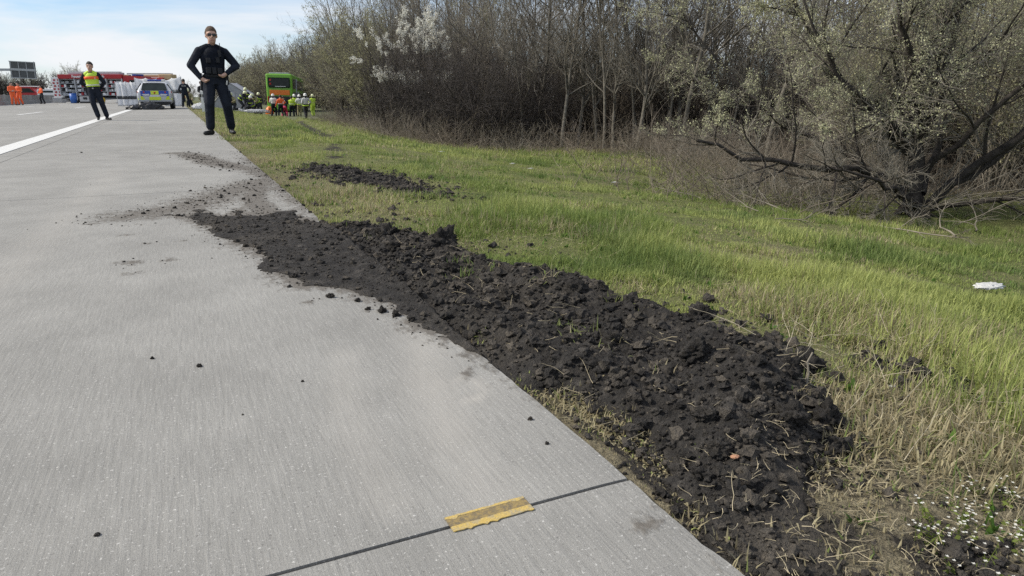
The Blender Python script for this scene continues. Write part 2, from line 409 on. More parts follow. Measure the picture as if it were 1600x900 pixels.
# painted lines
s = SN('line_paint')
pn = s.noise(35, detail=5, rough=.7); c = s.mix(s.ramp(pn, [(.56, g3(0)), (.72, g3(.75))]), (.62, .62, .60), (.33, .33, .32))
MAT_PAINT = s.done(c, .7, s.bump(pn, .3, .003), .3)
MB().box((-2.22, 120, .004), (.28, 246, .006)).build('edge_line', MAT_PAINT, road)
dm = MB().box((0, 0, .004), (.15, 6, .006)).mesh('lane_dash')
for lx in (-5.62, -9.2):
    for k in range(-1, 11): link('lane_dash', dm, MAT_PAINT, road, (lx, 36.5+18*k+(0 if lx > -7 else 4), 0))
MB().box((-11.9, 130, .004), (.2, 220, .006)).build('edge_line', MAT_PAINT, road)

# worn yellow tape across the joint
s = SN('worn_yellow_tape')
t1 = s.noise(55, detail=5, rough=.75); t2 = s.noise(300, detail=2)
c = s.mix(s.ramp(t1, [(.44, g3(0)), (.62, g3(.8))]), (.50, .36, .11), (.30, .27, .2))
c = s.mix(.45, c, s.ramp(t2, [(.3, g3(.3)), (.7, g3(.7))]), 'OVERLAY')
MAT_TAPE = s.done(c, .8, s.bump(t2, .4, .002), .3)
tape = empty('yellow_tape', 'torn strip of worn yellow tape stuck across the slab joint', 'tape', (.425, 1.0, .0012), R(1.0))
def strip(name, y0, y1, m, z, seed):
    n = 26; r = np.random.default_rng(seed); xs = np.linspace(-.078, .078, n)
    a = y0+r.normal(0, .0007, n)-.004*(r.random(n) < .12); b = y1+r.normal(0, .0006, n)+.04*(xs+.05)*.1
    V = [(x, p, z) for x, p in zip(xs, a)]+[(x, p, z) for x, p in zip(xs, b)]+[(x, p, z+.0018) for x, p in zip(xs, a)]+[(x, p, z+.0018) for x, p in zip(xs, b)]
    Q = []
    for i in range(n-1):
        Q += [(2*n+i, 2*n+i+1, 3*n+i+1, 3*n+i), (i, i+1, 2*n+i+1, 2*n+i), (n+i+1, n+i, 3*n+i, 3*n+i+1)]
    return link(name, np_mesh(name, V, Q, smooth=False), m, tape)
strip('tape_band', -.028, -.013, MAT_TAPE, 0, 1); strip('tape_band', .011, .017, MAT_TAPE, 0, 2)
s = SN('dirty_tape'); t1 = s.noise(120, detail=4, rough=.7)
c = s.ramp(t1, [(.4, (.16, .13, .085)), (.62, (.30, .22, .09))])
strip('dirty_tape_middle', -.013, .011, s.done(c, .9, s.bump(t1, .5, .003)), -.0004, 3)

# ------------------------------------------------------------------ verge, wood floor, far ground
def geo(a, b, n, p): return a+(b-a)*np.linspace(0, 1, n)**p
xs = np.concatenate([geo(EDGE-.05, 13, 170, 1.7), geo(13.5, 130, 30, 1.8)]); ys = np.concatenate([geo(-3, -.05, 14, 1), geo(0, 110, 300, 2.3), geo(112, 420, 30, 1.3)])
X, Y = np.meshgrid(xs, ys); Z = terr(X, Y)
Z = np.where(X < EDGE, -.05, Z)
sd_ = soil_sd(X, Y); rut = seg_dist(X, Y, RUT)
Z = Z-.02*sstep(-.05, .1, sd_)
soilm = np.maximum(sstep(-.12, .08, sd_), .9*np.exp(-(rut/.42)**2))
TRACK = [(1.5,8.0),(1.9,9.6),(2.5,13),(3.3,18)]
soilm = np.maximum(soilm, (.40+1.2*fbm(X, Y, 2.5, 4))*np.exp(-(seg_dist(X, Y, TRACK)/.30)**2))
soilm = np.maximum(soilm, .42*np.exp(-((X-EDGE-.06)/.10)**2))
soilm = np.maximum(soilm, (.46+.9*fbm(X, Y, 5, 4))*sstep(1.2, .8, Y)*sstep(1.9, 1.25, X))
dryd = np.clip(.45*np.exp(-((X-EDGE)/.55)**2)+.9*sstep(1.5, .9, Y+.25*(X-2))*sstep(2.5, 1.3, X)+.25+.7*fbm(X, Y, .8, 3), 0, 1)
# edge of the wood
WOOD = [(22,1.5),(14.5,4.2),(10.8,5.9),(8.6,7.6),(8.9,9.0),(10.6,12.2),(11.2,14.4),(9.0,16.8),(6.9,19.0),(6.6,23),(7.3,30),(8.6,38),(9.4,48),(11.4,60),(13.5,80),(13,110),(12,160),(11,420),(200,420),(200,-3),(30,-3)]
wood = sstep(-.7, .9, poly_sd(X, Y, WOOD)+.9*fbm(X, Y, .7, 3))
V = np.stack([X, Y, Z], -1).reshape(-1, 3); nx = len(xs); idx = np.arange(V.shape[0]).reshape(len(ys), nx)
Q = np.stack([idx[:-1,:-1], idx[:-1,1:], idx[1:,1:], idx[1:,:-1]], -1).reshape(-1, 4)
vg = link('ground', np_mesh('ground', V, Q, attrs={'cover': np.stack([soilm.ravel(), dryd.ravel(), wood.ravel()], -1)}), MAT_VERGE)
struct(vg); vg['label'] = 'grassy verge falling away from the road to the wood'
MAT_FIELD = mat('far_field', (.085, .095, .04), .95, .35, .05, 0, 1)
fld = struct(MB().poly([(-1500,-200,-.34),(1500,-200,-1.4),(1500,1600,-1.4),(-1500,1600,-.34)]).build('terrain', MAT_FIELD))
fld['label'] = 'flat field beyond the motorway'
opp = struct(MB().box((-19.7, 160, -.16), (13.5, 360, .26)).build('opposite_road', mat('asphalt_far', (.20, .20, .195), .9, .15, 1.5)))
opp['label'] = 'opposite carriageway beyond the central barrier'

# ------------------------------------------------------------------ soil heap
xs = np.concatenate([np.arange(-.32, .62, .010), np.arange(.62, 1.72, .0062), np.arange(1.73, 2.45, .012)])
yy = [.22]
while yy[-1] < 8.1: yy.append(yy[-1]+.0052+.0030*max(0, yy[-1]-.8))
ys = np.array(yy); X, Y = np.meshgrid(xs, ys)
base = np.where(X < EDGE, 0, terr(X, Y))
mp_ = poly_sd(X, Y, MUD_POLY)+(.22+.20*sstep(EDGE, EDGE-.15, X)*sstep(3.2, 4, Y))*fbm(X, Y, 3.2, 5, .62)+.05*fbm(X, Y, 18, 3, .6)-.015
oth = np.maximum(np.maximum(poly_sd(X, Y, PATCH2), poly_sd(X, Y, PATCH3)), poly_sd(X, Y, PATCH4))+.55*fbm(X, Y, 4, 5, .65)-.05
rd = seg_dist(X, Y, RIDGE)
lob = .060*np.exp(-(rd/.20)**2)*(1+1.5*fbm(X, Y, 3.1, 3))+.035*np.exp(-(seg_dist(X, Y, [(.82,2.9),(.80,2.3),(.90,1.8),(.98,1.4)])/.12)**2)
lumps = .060*(np.abs(fbm(X, Y, 8, 2)))+.030*np.maximum(0, fbm(X+3, Y, 15, 3, .6))+.050*fbm(X, Y, 24, 5, .82)
onroad = sstep(EDGE+.12, EDGE-.15, X)
bodyh = np.clip(mp_/.16, 0, 1)
hgt = (lob+.85*lumps*(1-.72*onroad)+.006)*bodyh**.8
hgt = np.where(mp_ > 0, hgt+.0015, -.03)
h2 = np.where(oth > 0, np.where(Y < .8, .35, 1)*(.035*np.abs(fbm(X, Y, 7, 3))+.025*fbm(X, Y, 22, 3)+.012)*np.clip(oth/.1, 0, 1)+.002, -.03)
# the thin front strip of turf along the edge stays free of deep soil
hgt = hgt-.035*np.exp(-(seg_dist(X, Y, [(.81,1.46),(.86,1.2),(.84,1.05)])/.045)**2)
front = sstep(1.0, .6, Y)
hgt = hgt*(1-.45*front*sstep(1.15, .95, X))
Zh = base+np.maximum(hgt, h2)
keep = np.maximum(mp_, oth) > -.03
V = np.stack([X, Y, Zh], -1).reshape(-1, 3); nx = len(xs); idx = np.arange(V.shape[0]).reshape(len(ys), nx)
Q = np.stack([idx[:-1,:-1], idx[:-1,1:], idx[1:,1:], idx[1:,:-1]], -1).reshape(-1, 4)
Q = Q[keep.ravel()[Q].any(1)]
used = np.unique(Q); rm = np.full(len(V), -1); rm[used] = np.arange(len(used)); V2 = V[used]; Q = rm[Q]
# sideways crumble so that faces overhang a little
V2[:,0] += .010*fbm(V2[:,0], V2[:,1]+9, 40, 2); V2[:,1] += .010*fbm(V2[:,0]+5, V2[:,1], 40, 2)
heap = tag(link('soil_heap', np_mesh('soil_heap', V2, Q), MAT_SOIL), 'long heap of dark churned soil thrown along the concrete edge', 'soil', kind='stuff')
def heap_z(x, y):
    i = np.clip(np.searchsorted(ys, y), 0, len(ys)-1); j = np.clip(np.searchsorted(xs, x), 0, len(xs)-1)
    b = np.where(np.asarray(x) < EDGE, 0, terr(x, y))
    ok = (np.asarray(x) > xs[0]) & (np.asarray(x) < xs[-1]) & (np.asarray(y) > ys[0]) & (np.asarray(y) < ys[-1])
    return np.where(ok, np.maximum(Zh[i, j], b), b)

# clods
def clod_proto(seed, sub, rough=.35):
    """crumbly lump: turbulent displacement of a sphere"""
    bm = bmesh.new(); bmesh.ops.create_icosphere(bm, subdivisions=sub, radius=1)
    r = np.random.default_rng(seed); o = Vector(r.random(3)*50)
    sc_ = np.array([1, .7+.3*r.random(), .65+.3*r.random()])
    for v in bm.verts:
        p = v.co.copy(); k = 1+rough*1.1*mnoise.noise(p*1.3+o)+rough*.8*abs(mnoise.noise(p*3.1+o))+rough*.55*mnoise.noise(p*6.5+o)+rough*.30*mnoise.noise(p*13+o)
        v.co = Vector((p.x*sc_[0]*k, p.y*sc_[1]*k, p.z*sc_[2]*k))
    bm.verts.ensure_lookup_table(); bm.verts.index_update()
    V = np.array([v.co[:] for v in bm.verts]); T = np.array([[v.index for v in f.verts] for f in bm.faces]); bm.free()
    return V, T
def scatter(protos, P, S, seed, squash=1.0):
    r = np.random.default_rng(seed); VV = []; TT = []; off = 0; which = r.integers(0, len(protos), len(P))
    for k, (V, T) in enumerate(protos):
        s_ = np.where(which == k)[0]
        if not len(s_): continue
        a = r.random(len(s_))*6.283; b = r.normal(0, .5, len(s_)); ca, sa, cb, sb = np.cos(a), np.sin(a), np.cos(b), np.sin(b)
        M = np.stack([np.stack([ca, -sa*cb, sa*sb], -1), np.stack([sa, ca*cb, -ca*sb], -1), np.stack([0*a, sb, cb], -1)], 1)
        W = np.einsum('nij,vj->nvi', M, V)*S[s_][:,None,None]; W[...,2] *= squash; W = W+P[s_][:,None,:]
        VV.append(W.reshape(-1, 3)); TT.append((T[None]+(np.arange(len(s_))*len(V))[:,None,None]+off).reshape(-1, 3)); off += len(s_)*len(V)
    return np.concatenate(VV), np.concatenate(TT)
protos = [clod_proto(i, 1, .55) for i in range(8)]; protos2 = [clod_proto(20+i, 2, .7) for i in range(8)]; protos3 = [clod_proto(40+i, 4, .75) for i in range(6)]
def sample_mud(n, fn, xr, yr, ypow=1.6):
    out = []; tot = 0
    while tot < n:
        x = rng.uniform(*xr, n*2); y = yr[0]+(yr[1]-yr[0])*rng.random(n*2)**ypow
        k = rng.random(n*2) < fn(x, y); out.append(np.stack([x[k], y[k]], -1)); tot += k.sum()
    return np.concatenate(out)[:n]
inside = lambda x, y: .95*sstep(-.01, .06, soil_sd(x, y)+.09*fbm(x, y, 4, 3))*np.where(x < EDGE, .55, 1)
P1 = sample_mud(7400, inside, (-.25, 2.4), (.3, 8))
S1 = np.clip(.0036*(rng.pareto(2.4, len(P1))+1), 0, .017)*(1+.10*np.minimum(P1[:,1], 4)); S1 = np.where(P1[:,0] < EDGE, S1*.6, S1)
film = lambda x, y: np.where(x < EDGE, .9*mud_film(x, y)**1.6+.0008, .0)*(soil_sd(x, y) < .02)
P2 = sample_mud(1500, film, (-1.3, .72), (.9, 11), 1.0)
S2 = np.clip(.0026*(rng.pareto(2.4, len(P2))+1), 0, .012)
tramp = lambda x, y: sstep(1.15, .8, y)*sstep(1.75, 1.3, x)*(x > EDGE+.02)*np.clip(.6+2*fbm(x, y, 6, 3), 0, 1)
P3 = sample_mud(1100, tramp, (.74, 1.8), (.4, 1.2), 1.0); S3 = np.clip(.0022*(rng.pareto(2.2, len(P3))+1), 0, .012)
fringe = lambda x, y: np.where((x > EDGE) & (soil_sd(x, y) < 0), np.exp(np.minimum(soil_sd(x, y), 0)/.14), 0)*(y > .9)
P4 = sample_mud(1100, fringe, (.75, 2.4), (.9, 8.6), 1.0); S4 = np.clip(.0045*(rng.pareto(2.2, len(P4))+1), 0, .022)*(1+.08*P4[:,1])
Pa = np.concatenate([P1, P2, P3, P4]); Sa = np.concatenate([S1, S2, S3, S4])
Pz = np.concatenate([Pa, (heap_z(Pa[:,0], Pa[:,1])+.25*Sa)[:,None]], 1)
small = Sa < .011
Va, Ta = scatter(protos, Pz[small], Sa[small], 3, .85); Vb, Tb = scatter(protos2, Pz[~small], Sa[~small], 4, .9)
tag(link('soil_crumbs', np_mesh('soil_crumbs', np.concatenate([Va, Vb]), None, np.concatenate([Ta, Tb+len(Va)]), smooth=False), MAT_CRUMB),
    'dark soil crumbs and lumps strewn over the heap and concrete', 'soil', kind='stuff')
big = [(1.05,2.95,.075),(.93,3.45,.060),(1.16,3.45,.045),(1.0,3.75,.04),(.93,4.02,.055),(1.42,1.62,.062),(1.30,1.02,.058),(1.15,1.0,.045),(1.52,1.30,.060),(1.44,1.95,.055),
       (1.30,2.45,.05),(1.22,2.05,.05),(1.02,2.2,.045),(1.10,1.62,.05),(1.0,1.35,.045),(1.20,1.38,.05),(.96,2.62,.045),(.86,3.1,.045),(1.36,1.2,.048),
       (1.05,.93,.032),(.93,.98,.030),(.86,.95,.022),(1.22,.93,.042),(1.0,1.1,.034),(1.55,1.72,.045),(1.62,1.5,.04),(1.78,1.12,.03),(1.88,1.22,.035),(1.75,5.5,.05),(1.7,6.2,.05),(1.45,7.4,.06),(1.55,6.8,.05),(.98,3.3,.045),(.78,3.9,.04)]
cm = [np_mesh('soil_clod', V*np.array([1, 1, .9]), None, T) for V, T in protos3]
for i, (x, y, r_) in enumerate(big):
    if i % 5 == 4: continue
    r_ *= .62 if i > 1 else .8
    o = link('soil_clod', cm[i % 6], MAT_SOIL, None, (x, y, float(heap_z(np.array([x]), np.array([y]))[0])+r_*.30), (rng.normal(0, .3), rng.normal(0, .3), rng.random()*6.28))
    o.scale = (r_,)*3; where = 'on the separate soil patch in the open grass' if y > 5 else 'on the small soil patch beside the straw' if x > 1.65 else 'resting on the churned heap'
    tag(o, ('fist-sized' if r_ > .041 else 'smaller')+' dark soil clod '+where, 'soil clod', 'clods on the churned soil')
loose = [(.44,2.515,.016),(.36,3.05,.010),(.52,2.42,.012),(.30,3.1,.011),(-.02,1.98,.008),(-.14,2.1,.006),(.57,2.26,.019),(.60,2.19,.016),(.63,2.12,.014),(.24,3.6,.014),(.29,3.45,.013),(-.42,1.35,.006),
         (.53,2.30,.011),(.66,1.3,.006),(.64,1.18,.005),(.22,1.75,.004)]
for i, (x, y, r_) in enumerate(loose):
    r_ = r_*.72; o = link('soil_clod', cm[i % 6], MAT_SOIL, None, (x, y, r_*.5), (rng.normal(0, .3), rng.normal(0, .3), rng.random()*6.28)); o.scale = (r_,)*3
    tag(o, 'small loose dark soil clod lying alone on the bare concrete', 'soil clod', 'loose clods on the concrete')

# ------------------------------------------------------------------ plants: branch growing in numpy
def unit(v): return v/np.maximum(np.linalg.norm(v, axis=-1, keepdims=True), 1e-9)
def grow(P, D, L, r0, S, wob, up, taper=.3, r=rng, kink=None):
    n = len(P); pts = np.zeros((n, S+1, 3)); rad = np.zeros((n, S+1)); pts[:,0] = P; d = unit(D); up = np.asarray(up, float)
    for i in range(S):
        d = unit(d+wob*r.normal(size=(n, 3))+up); pts[:,i+1] = pts[:,i]+d*(L/S)[:,None]
    rad[:] = r0[:,None]*np.linspace(1, taper, S+1)[None]
    return pts, rad
def kids(pts, rad, per, t0, t1, a0, a1, lf, rf, r=rng, flat=0.0, minr=.0012):
    n, S1, _ = pts.shape; S = S1-1; N = n*per; pi = np.repeat(np.arange(n), per)
    t = r.uniform(t0, t1, N)*S; i = np.minimum(t.astype(int), S-1); f = (t-i)[:,None]
    P = pts[pi,i]*(1-f)+pts[pi,i+1]*f; T = unit(pts[pi,i+1]-pts[pi,i]); rr = rad[pi,i]*(1-f[:,0])+rad[pi,i+1]*f[:,0]
    q = r.normal(size=(N, 3)); q[:,2] *= (1-flat); q = unit(q-(q*T).sum(1, keepdims=True)*T)
    a = r.uniform(a0, a1, N)[:,None]; D = np.cos(a)*T+np.sin(a)*q
    plen = np.linalg.norm(np.diff(pts, axis=1), axis=-1).sum(1)[pi]
    L = plen*lf*r.uniform(.55, 1.2, N)*(1.15-.6*t/S)
    return P, D, L, np.maximum(rr*rf, minr)
def tubes(pts, rad, k):
    n, S1, _ = pts.shape; T = np.zeros_like(pts); T[:,1:-1] = pts[:,2:]-pts[:,:-2]; T[:,0] = pts[:,1]-pts[:,0]; T[:,-1] = pts[:,-1]-pts[:,-2]; T = unit(T)
    ref = np.where(np.abs(T[...,2:3]) < .9, np.array([0,0,1.]), np.array([1.,0,0])); A = unit(np.cross(T, ref)); B = np.cross(T, A)
    an = np.arange(k)*2*math.pi/k
    V = pts[:,:,None,:]+rad[:,:,None,None]*(np.cos(an)[None,None,:,None]*A[:,:,None,:]+np.sin(an)[None,None,:,None]*B[:,:,None,:])
    b = (np.arange(n)*S1*k)[:,None,None]; s_ = np.arange(S1-1)[None,:,None]*k; j = np.arange(k)[None,None,:]; j2 = (j+1) % k
    Q = np.stack([b+s_+j, b+s_+j2, b+s_+k+j2, b+s_+k+j], -1).reshape(-1, 4)
    return V.reshape(-1, 3), Q
def merge(parts):
    V = []; Q = []; off = 0
    for v, q in parts: V.append(v); Q.append(q+off); off += len(v)
    return np.concatenate(V), np.concatenate(Q)
def leaf_quads(pts, n, size, r, spread=.02, t0=.2):
    m, S1, _ = pts.shape; i = r.integers(0, m, n); t = r.uniform(t0, 1, n)*(S1-1); k = np.minimum(t.astype(int), S1-2); f = (t-k)[:,None]
    P = pts[i,k]*(1-f)+pts[i,k+1]*f+r.normal(0, spread, (n, 3)); a = unit(r.normal(size=(n, 3))); b = unit(np.cross(a, r.normal(size=(n, 3))))
    s_ = (size*r.uniform(.5, 1.3, n))[:,None]; a = a*s_; b = b*s_*.6
    V = np.stack([P-a, P-b*.9+a*.1, P+a, P+b*.9+a*.1], 1).reshape(-1, 3); Q = np.arange(4*n).reshape(-1, 4)
    return V, Q
def plant_meshes(name, wood_parts, twig_parts, leaf=None):
    V, Q = merge(wood_parts); tm = np_mesh(name+'_trunk', V, Q)
    V, Q = merge(twig_parts); mi = np.zeros(len(Q), np.int32)
    if leaf is not None:
        mi = np.concatenate([mi, np.ones(len(leaf[1]), np.int32)]); Q = np.concatenate([Q, leaf[1]+len(V)]); V = np.concatenate([V, leaf[0]])
    return tm, np_mesh(name+'_crown', V, Q, mi_q=mi)
def bark(name, c, c2): return mat(name, c, .95, 0, 14, .8, 60, spec=.15, col2=c2)
BK_GREY = bark('bark_grey', (.115, .104, .086), (.235, .215, .18)); BK_DARK = bark('bark_dark', (.030, .026, .023), (.078, .068, .060))
TW_GREY = mat('twig_grey', (.22, .20, .165), .9, .35, 3, spec=.15); TW_BROWN = mat('twig_brown', (.20, .17, .135), .9, .4, 3, spec=.15)
TW_DARK = mat('twig_dark', (.115, .102, .095), .9, .4, 3, spec=.2); TW_OLIVE = mat('twig_olive', (.26, .25, .15), .9, .35, 3, spec=.15)
TW_PALE = mat('twig_pale', (.23, .205, .165), .9, .4, 4, spec=.15)
LF_OLIVE = mat('bud_olive', (.34, .33, .20), .8, .3, 3, spec=.15, trans=.4, rand=.35); LF_PALE = mat('catkin_pale', (.52, .52, .33), .8, .25, 3, spec=.15, trans=.4, rand=.35)
LF_WHITE = mat('blossom_white', (.76, .75, .68), .8, .1, 3, spec=.1, trans=.3); LF_GREEN = mat('bud_green', (.16, .20, .05), .8, .3, 3, spec=.15, trans=.4, rand=.3)
PROTO = {}
def register(key, meshes, mt, mc): PROTO[key] = (meshes, mt, mc)
def plant(key, name, label, cat, x, y, rz=0.0, scale=1.0, group=None, tilt=(0,0), zoff=-.04):
    (tm, cm_), mt, mc = PROTO[key]
    o = empty(name, label, cat, (x, y, tz(x, y)+zoff if x > EDGE else -.35), rz, group); o.rotation_euler = (tilt[0], tilt[1], rz); o.scale = (scale,)*3
    if name == 'brushwood':
        link('stems', tm, mt, o)['kind'] = 'stuff'; link('twigs', cm_, mc, o)['kind'] = 'stuff'
    else:
        link('trunk', tm, mt, o); link('crown', cm_, mc, o)
    return o
def Z3(n, z=0): return np.tile(np.array([[0, 0, z]], float), (n, 1))

def pole_tree(seed, h, r0, lean=.06, low=.1, nb=18):
    r = np.random.default_rng(seed); n = 1 if seed % 3 else 2
    P = np.stack([r.normal(0, .12, n), r.normal(0, .12, n), np.zeros(n)], -1)
    t = grow(P, np.stack([r.normal(0, lean, n), r.normal(0, lean, n), np.ones(n)], -1), h*r.uniform(.85, 1, n), np.full(n, r0)*r.uniform(.7, 1, n), 12, .05, (0,0,.04), .22, r)
    b1 = grow(*kids(*t, nb//n+4, low, .98, .45, .95, .42, .55, r), 7, .10, (0,0,.10), .3, r)
    b2 = grow(*kids(*b1, 9, .12, 1, .4, 1.0, .42, .6, r, minr=.003), 4, .12, (0,0,.07), .35, r)
    b3 = grow(*kids(*b2, 8, .1, 1, .4, 1.1, .5, .6, r, minr=.0022), 2, .14, (0,0,.05), .5, r)
    return plant_meshes('pole', [tubes(*t, 7), tubes(*b1, 4)], [tubes(*b2, 3), tubes(*b3, 3)])
for i in range(5): register('pole%d' % i, pole_tree(100+i, 8.2, .070-.006*i, low=.14, nb=22), BK_GREY, [TW_GREY])

def shrub(seed, h, stems, spread, n1, n2, n3=0, leafn=0, leafs=.02, sub_len=.42, up=.06, r_s=.02, lf_spread=.02, mr=1.0):
    r = np.random.default_rng(seed); a = r.random(stems)*6.283; e = r.uniform(.1, spread, stems)
    P = np.stack([np.cos(a)*.25*r.random(stems), np.sin(a)*.25*r.random(stems), np.zeros(stems)], -1)
    t = grow(P, np.stack([np.cos(a)*np.sin(e), np.sin(a)*np.sin(e), np.cos(e)], -1), h*r.uniform(.6, 1.05, stems), r_s*r.uniform(.5, 1.2, stems), 8, .10, (0,0,.05), .25, r)
    b1 = grow(*kids(*t, n1, .08, 1, .35, 1.1, sub_len, .55, r, minr=.004*mr), 5, .13, (0,0,up), .4, r)
    b2 = grow(*kids(*b1, n2, .1, 1, .4, 1.2, .42, .6, r, minr=.0028*mr), 2, .16, (0,0,up), .5, r)
    tw = [tubes(*b2, 3)]; last = b2
    if n3:
        b3 = grow(*kids(*b2, n3, .1, 1, .4, 1.2, .5, .7, r, minr=.002), 2, .16, (0,0,up), .6, r); tw.append(tubes(*b3, 3)); last = b3
    lf = leaf_quads(last[0], leafn, leafs, r, lf_spread) if leafn else None
    return plant_meshes('shrub', [tubes(*t, 6), tubes(*b1, 3)], tw, lf)
register('thicket0', shrub(201, 3.6, 22, .75, 12, 9), BK_DARK, [TW_DARK]); register('thicket1', shrub(202, 4.2, 20, .6, 13, 9), BK_GREY, [TW_GREY])
register('thicket2', shrub(203, 3.4, 24, .8, 11, 9), BK_DARK, [TW_BROWN])
register('olive0', shrub(211, 5.8, 24, .55, 13, 8, 0, 16000, .032, .4, .1, .03, .05), BK_GREY, [TW_OLIVE, LF_OLIVE])
register('olive1', shrub(212, 5.2, 22, .6, 13, 8, 0, 12000, .030, .4, .1, .03, .05), BK_GREY, [TW_PALE, LF_OLIVE])
register('bare0', shrub(221, 6.0, 16, .5, 14, 9, 0, 0, 0, .4, .12, .035), BK_GREY, [TW_BROWN]); register('bare1', shrub(222, 6.2, 14, .42, 14, 10, 0, 5000, .035, .4, .14, .04, .05), BK_GREY, [TW_GREY, LF_OLIVE])
register('far0', shrub(251, 6.2, 12, .55, 11, 8, 0, 3000, .06, .42, .1, .04, .08, 5.0), BK_GREY, [TW_BROWN, LF_OLIVE]); register('far1', shrub(252, 6.6, 12, .5, 11, 8, 0, 0, 0, .42, .12, .04, .08, 4.5), BK_DARK, [TW_GREY])
register('hedge', shrub(253, 4.0, 14, .9, 10, 8, 0, 0, 0, .45, .05, .03, .08, 6.0), BK_DARK, [TW_DARK])
def brush(seed, n, h, sp):
    r = np.random.default_rng(seed); a = r.random(n)*6.283; e = r.uniform(.1, 1.35, n); P = np.stack([r.normal(0, sp, n), r.normal(0, sp, n), np.zeros(n)], -1)
    t = grow(P, np.stack([np.cos(a)*np.sin(e), np.sin(a)*np.sin(e), np.cos(e)], -1), h*r.uniform(.4, 1.1, n), .006*r.uniform(.5, 1.2, n), 5, .12, (0,0,-.03), .4, r)
    b = grow(*kids(*t, 7, .15, 1, .3, 1.2, .4, .6, r, minr=.002), 3, .15, (0,0,.02), .5, r)
    return plant_meshes('brush', [tubes(*t, 4)], [tubes(*b, 3)])
register('brush0', brush(231, 130, 1.1, .7), TW_PALE, [TW_PALE]); register('brush1', brush(232, 130, 1.3, .8), TW_BROWN, [TW_BROWN])

# spreading olive-budded tree beside the verge: hand-laid limbs, u to the camera's right, w away, z up
def limbs_tree():
    r = np.random.default_rng(301); ru = np.array([.904, -.427, 0]); rw = np.array([.427, .904, 0])
    def pl(pts, S=10):
        p = np.array(pts, float); t = np.linspace(0, len(p)-1, S+1); i = np.minimum(t.astype(int), len(p)-2); f = (t-i)[:,None]
        q = p[i]*(1-f)+p[i+1]*f; q[1:] += r.normal(0, .025, (S, 3)); return q[:,:1]*ru+q[:,1:2]*rw+q[:,2:]*np.array([0,0,1.])
    L = [([(0,0,0),(-.05,.0,.35),(-.08,.05,.9),(-.02,.15,1.5),(-.12,.3,2.3),(-.3,.4,3.3)], .125),
         ([(-.03,-.05,.2),(-.35,-.1,.5),(-.9,-.25,.62),(-1.6,-.35,.66),(-2.35,-.45,.78),(-2.9,-.5,1.0)], .060),
         ([(.05,-.05,.1),(.35,-.1,.42),(.75,-.15,.75),(1.2,-.1,1.15),(1.8,.1,1.8),(2.3,.2,2.6)], .066),
         ([(-.06,.0,.75),(-.45,-.1,1.05),(-.95,-.2,1.42),(-1.5,-.25,2.0),(-1.9,-.2,2.8)], .042),
         ([(-.02,.1,1.25),(-.35,-.25,1.7),(-.75,-.4,2.2),(-.85,-.4,3.0),(-1.1,-.3,3.9)], .042),
         ([(0,.05,.5),(.25,-.4,1.05),(.6,-.8,1.7),(.8,-1.0,2.6),(.9,-1.0,3.4)], .040),
         ([(.0,0,.25),(-.4,.5,.6),(-1.1,1.1,1.0),(-1.9,1.6,1.7),(-2.6,1.9,2.6)], .045),
         ([(.05,0,.3),(.5,.6,.9),(1.1,1.2,1.7),(1.6,1.5,2.6)], .05),
         ([(.1,-.1,.12),(.7,-.5,.3),(1.5,-.9,.55),(2.3,-1.0,1.1)], .032),
         ([(-.05,-.1,.15),(-.5,-.6,.35),(-1.0,-1.0,.55),(-1.6,-1.1,.75)], .04),
         ([(0,.1,1.1),(.3,.3,1.8),(.35,.4,2.7),(.2,.5,3.8)], .06),
         ([(-.1,.05,.9),(-.8,.3,1.5),(-1.5,.4,2.3),(-2.0,.4,3.3)], .05),
         ([(.4,-.1,.5),(1.0,-.5,1.2),(1.5,-.7,2.0),(1.7,-.7,3.0)], .05)]
    pts = np.stack([pl(a) for a, _ in L]); rad = np.stack([b*np.linspace(1, .22, 11) for _, b in L]); t = (pts, rad)
    flare = [([(.0,0,.25),(a_*.12,b_*.12,.08),(a_*.33,b_*.33,-.03)], .075) for a_, b_ in ((1,0),(-1,.2),(.2,-1),(-.5,-.8),(.6,.8))]
    fl = (np.stack([pl(a, 4) for a, _ in flare]), np.stack([b*np.linspace(1, .3, 5) for _, b in flare]))
    b1 = grow(*kids(*t, 15, .24, 1, .4, 1.15, .42, .45, r, minr=.008), 8, .12, (0,0,.05), .3, r)
    b2 = grow(*kids(*b1, 9, .08, 1, .4, 1.15, .45, .55, r, minr=.0035), 5, .15, (0,0,.03), .4, r)
    b3 = grow(*kids(*b2, 12, .08, 1, .4, 1.25, .62, .6, r, minr=.0019), 2, .2, (0,0,.02), .6, r)
    n0 = 32; a = r.random(n0)*6.283; e = r.uniform(.3, 1.45, n0)   # suckers round the foot
    su = grow(np.stack([np.cos(a)*.12, np.sin(a)*.12, np.full(n0, .12)], -1), np.stack([np.cos(a)*np.sin(e), np.sin(a)*np.sin(e), np.cos(e)], -1), r.uniform(.5, 1.9, n0), np.full(n0, .007), 6, .12, (0,0,.0), .4, r)
    sk = grow(*kids(*su, 6, .2, 1, .4, 1.0, .35, .6, r, minr=.002), 3, .15, (0,0,.03), .5, r)
    tip = b3[0][(b3[0][:,-1,2] > 1.05)]
    lf = leaf_quads(tip, 80000, .0108, r, .016, .1)
    return plant_meshes('spread', [tubes(*t, 8), tubes(*fl, 7), tubes(*b1, 5)], [tubes(*b2, 3), tubes(*b3, 3), tubes(*su, 3), tubes(*sk, 3)], lf)
register('spread', limbs_tree(), BK_DARK, [TW_GREY, LF_PALE])
plant('spread', 'spreading_tree', 'low spreading olive-budded tree with several dark stems and a long limb over the grass', 'tree', 8.05, 5.5, 0)

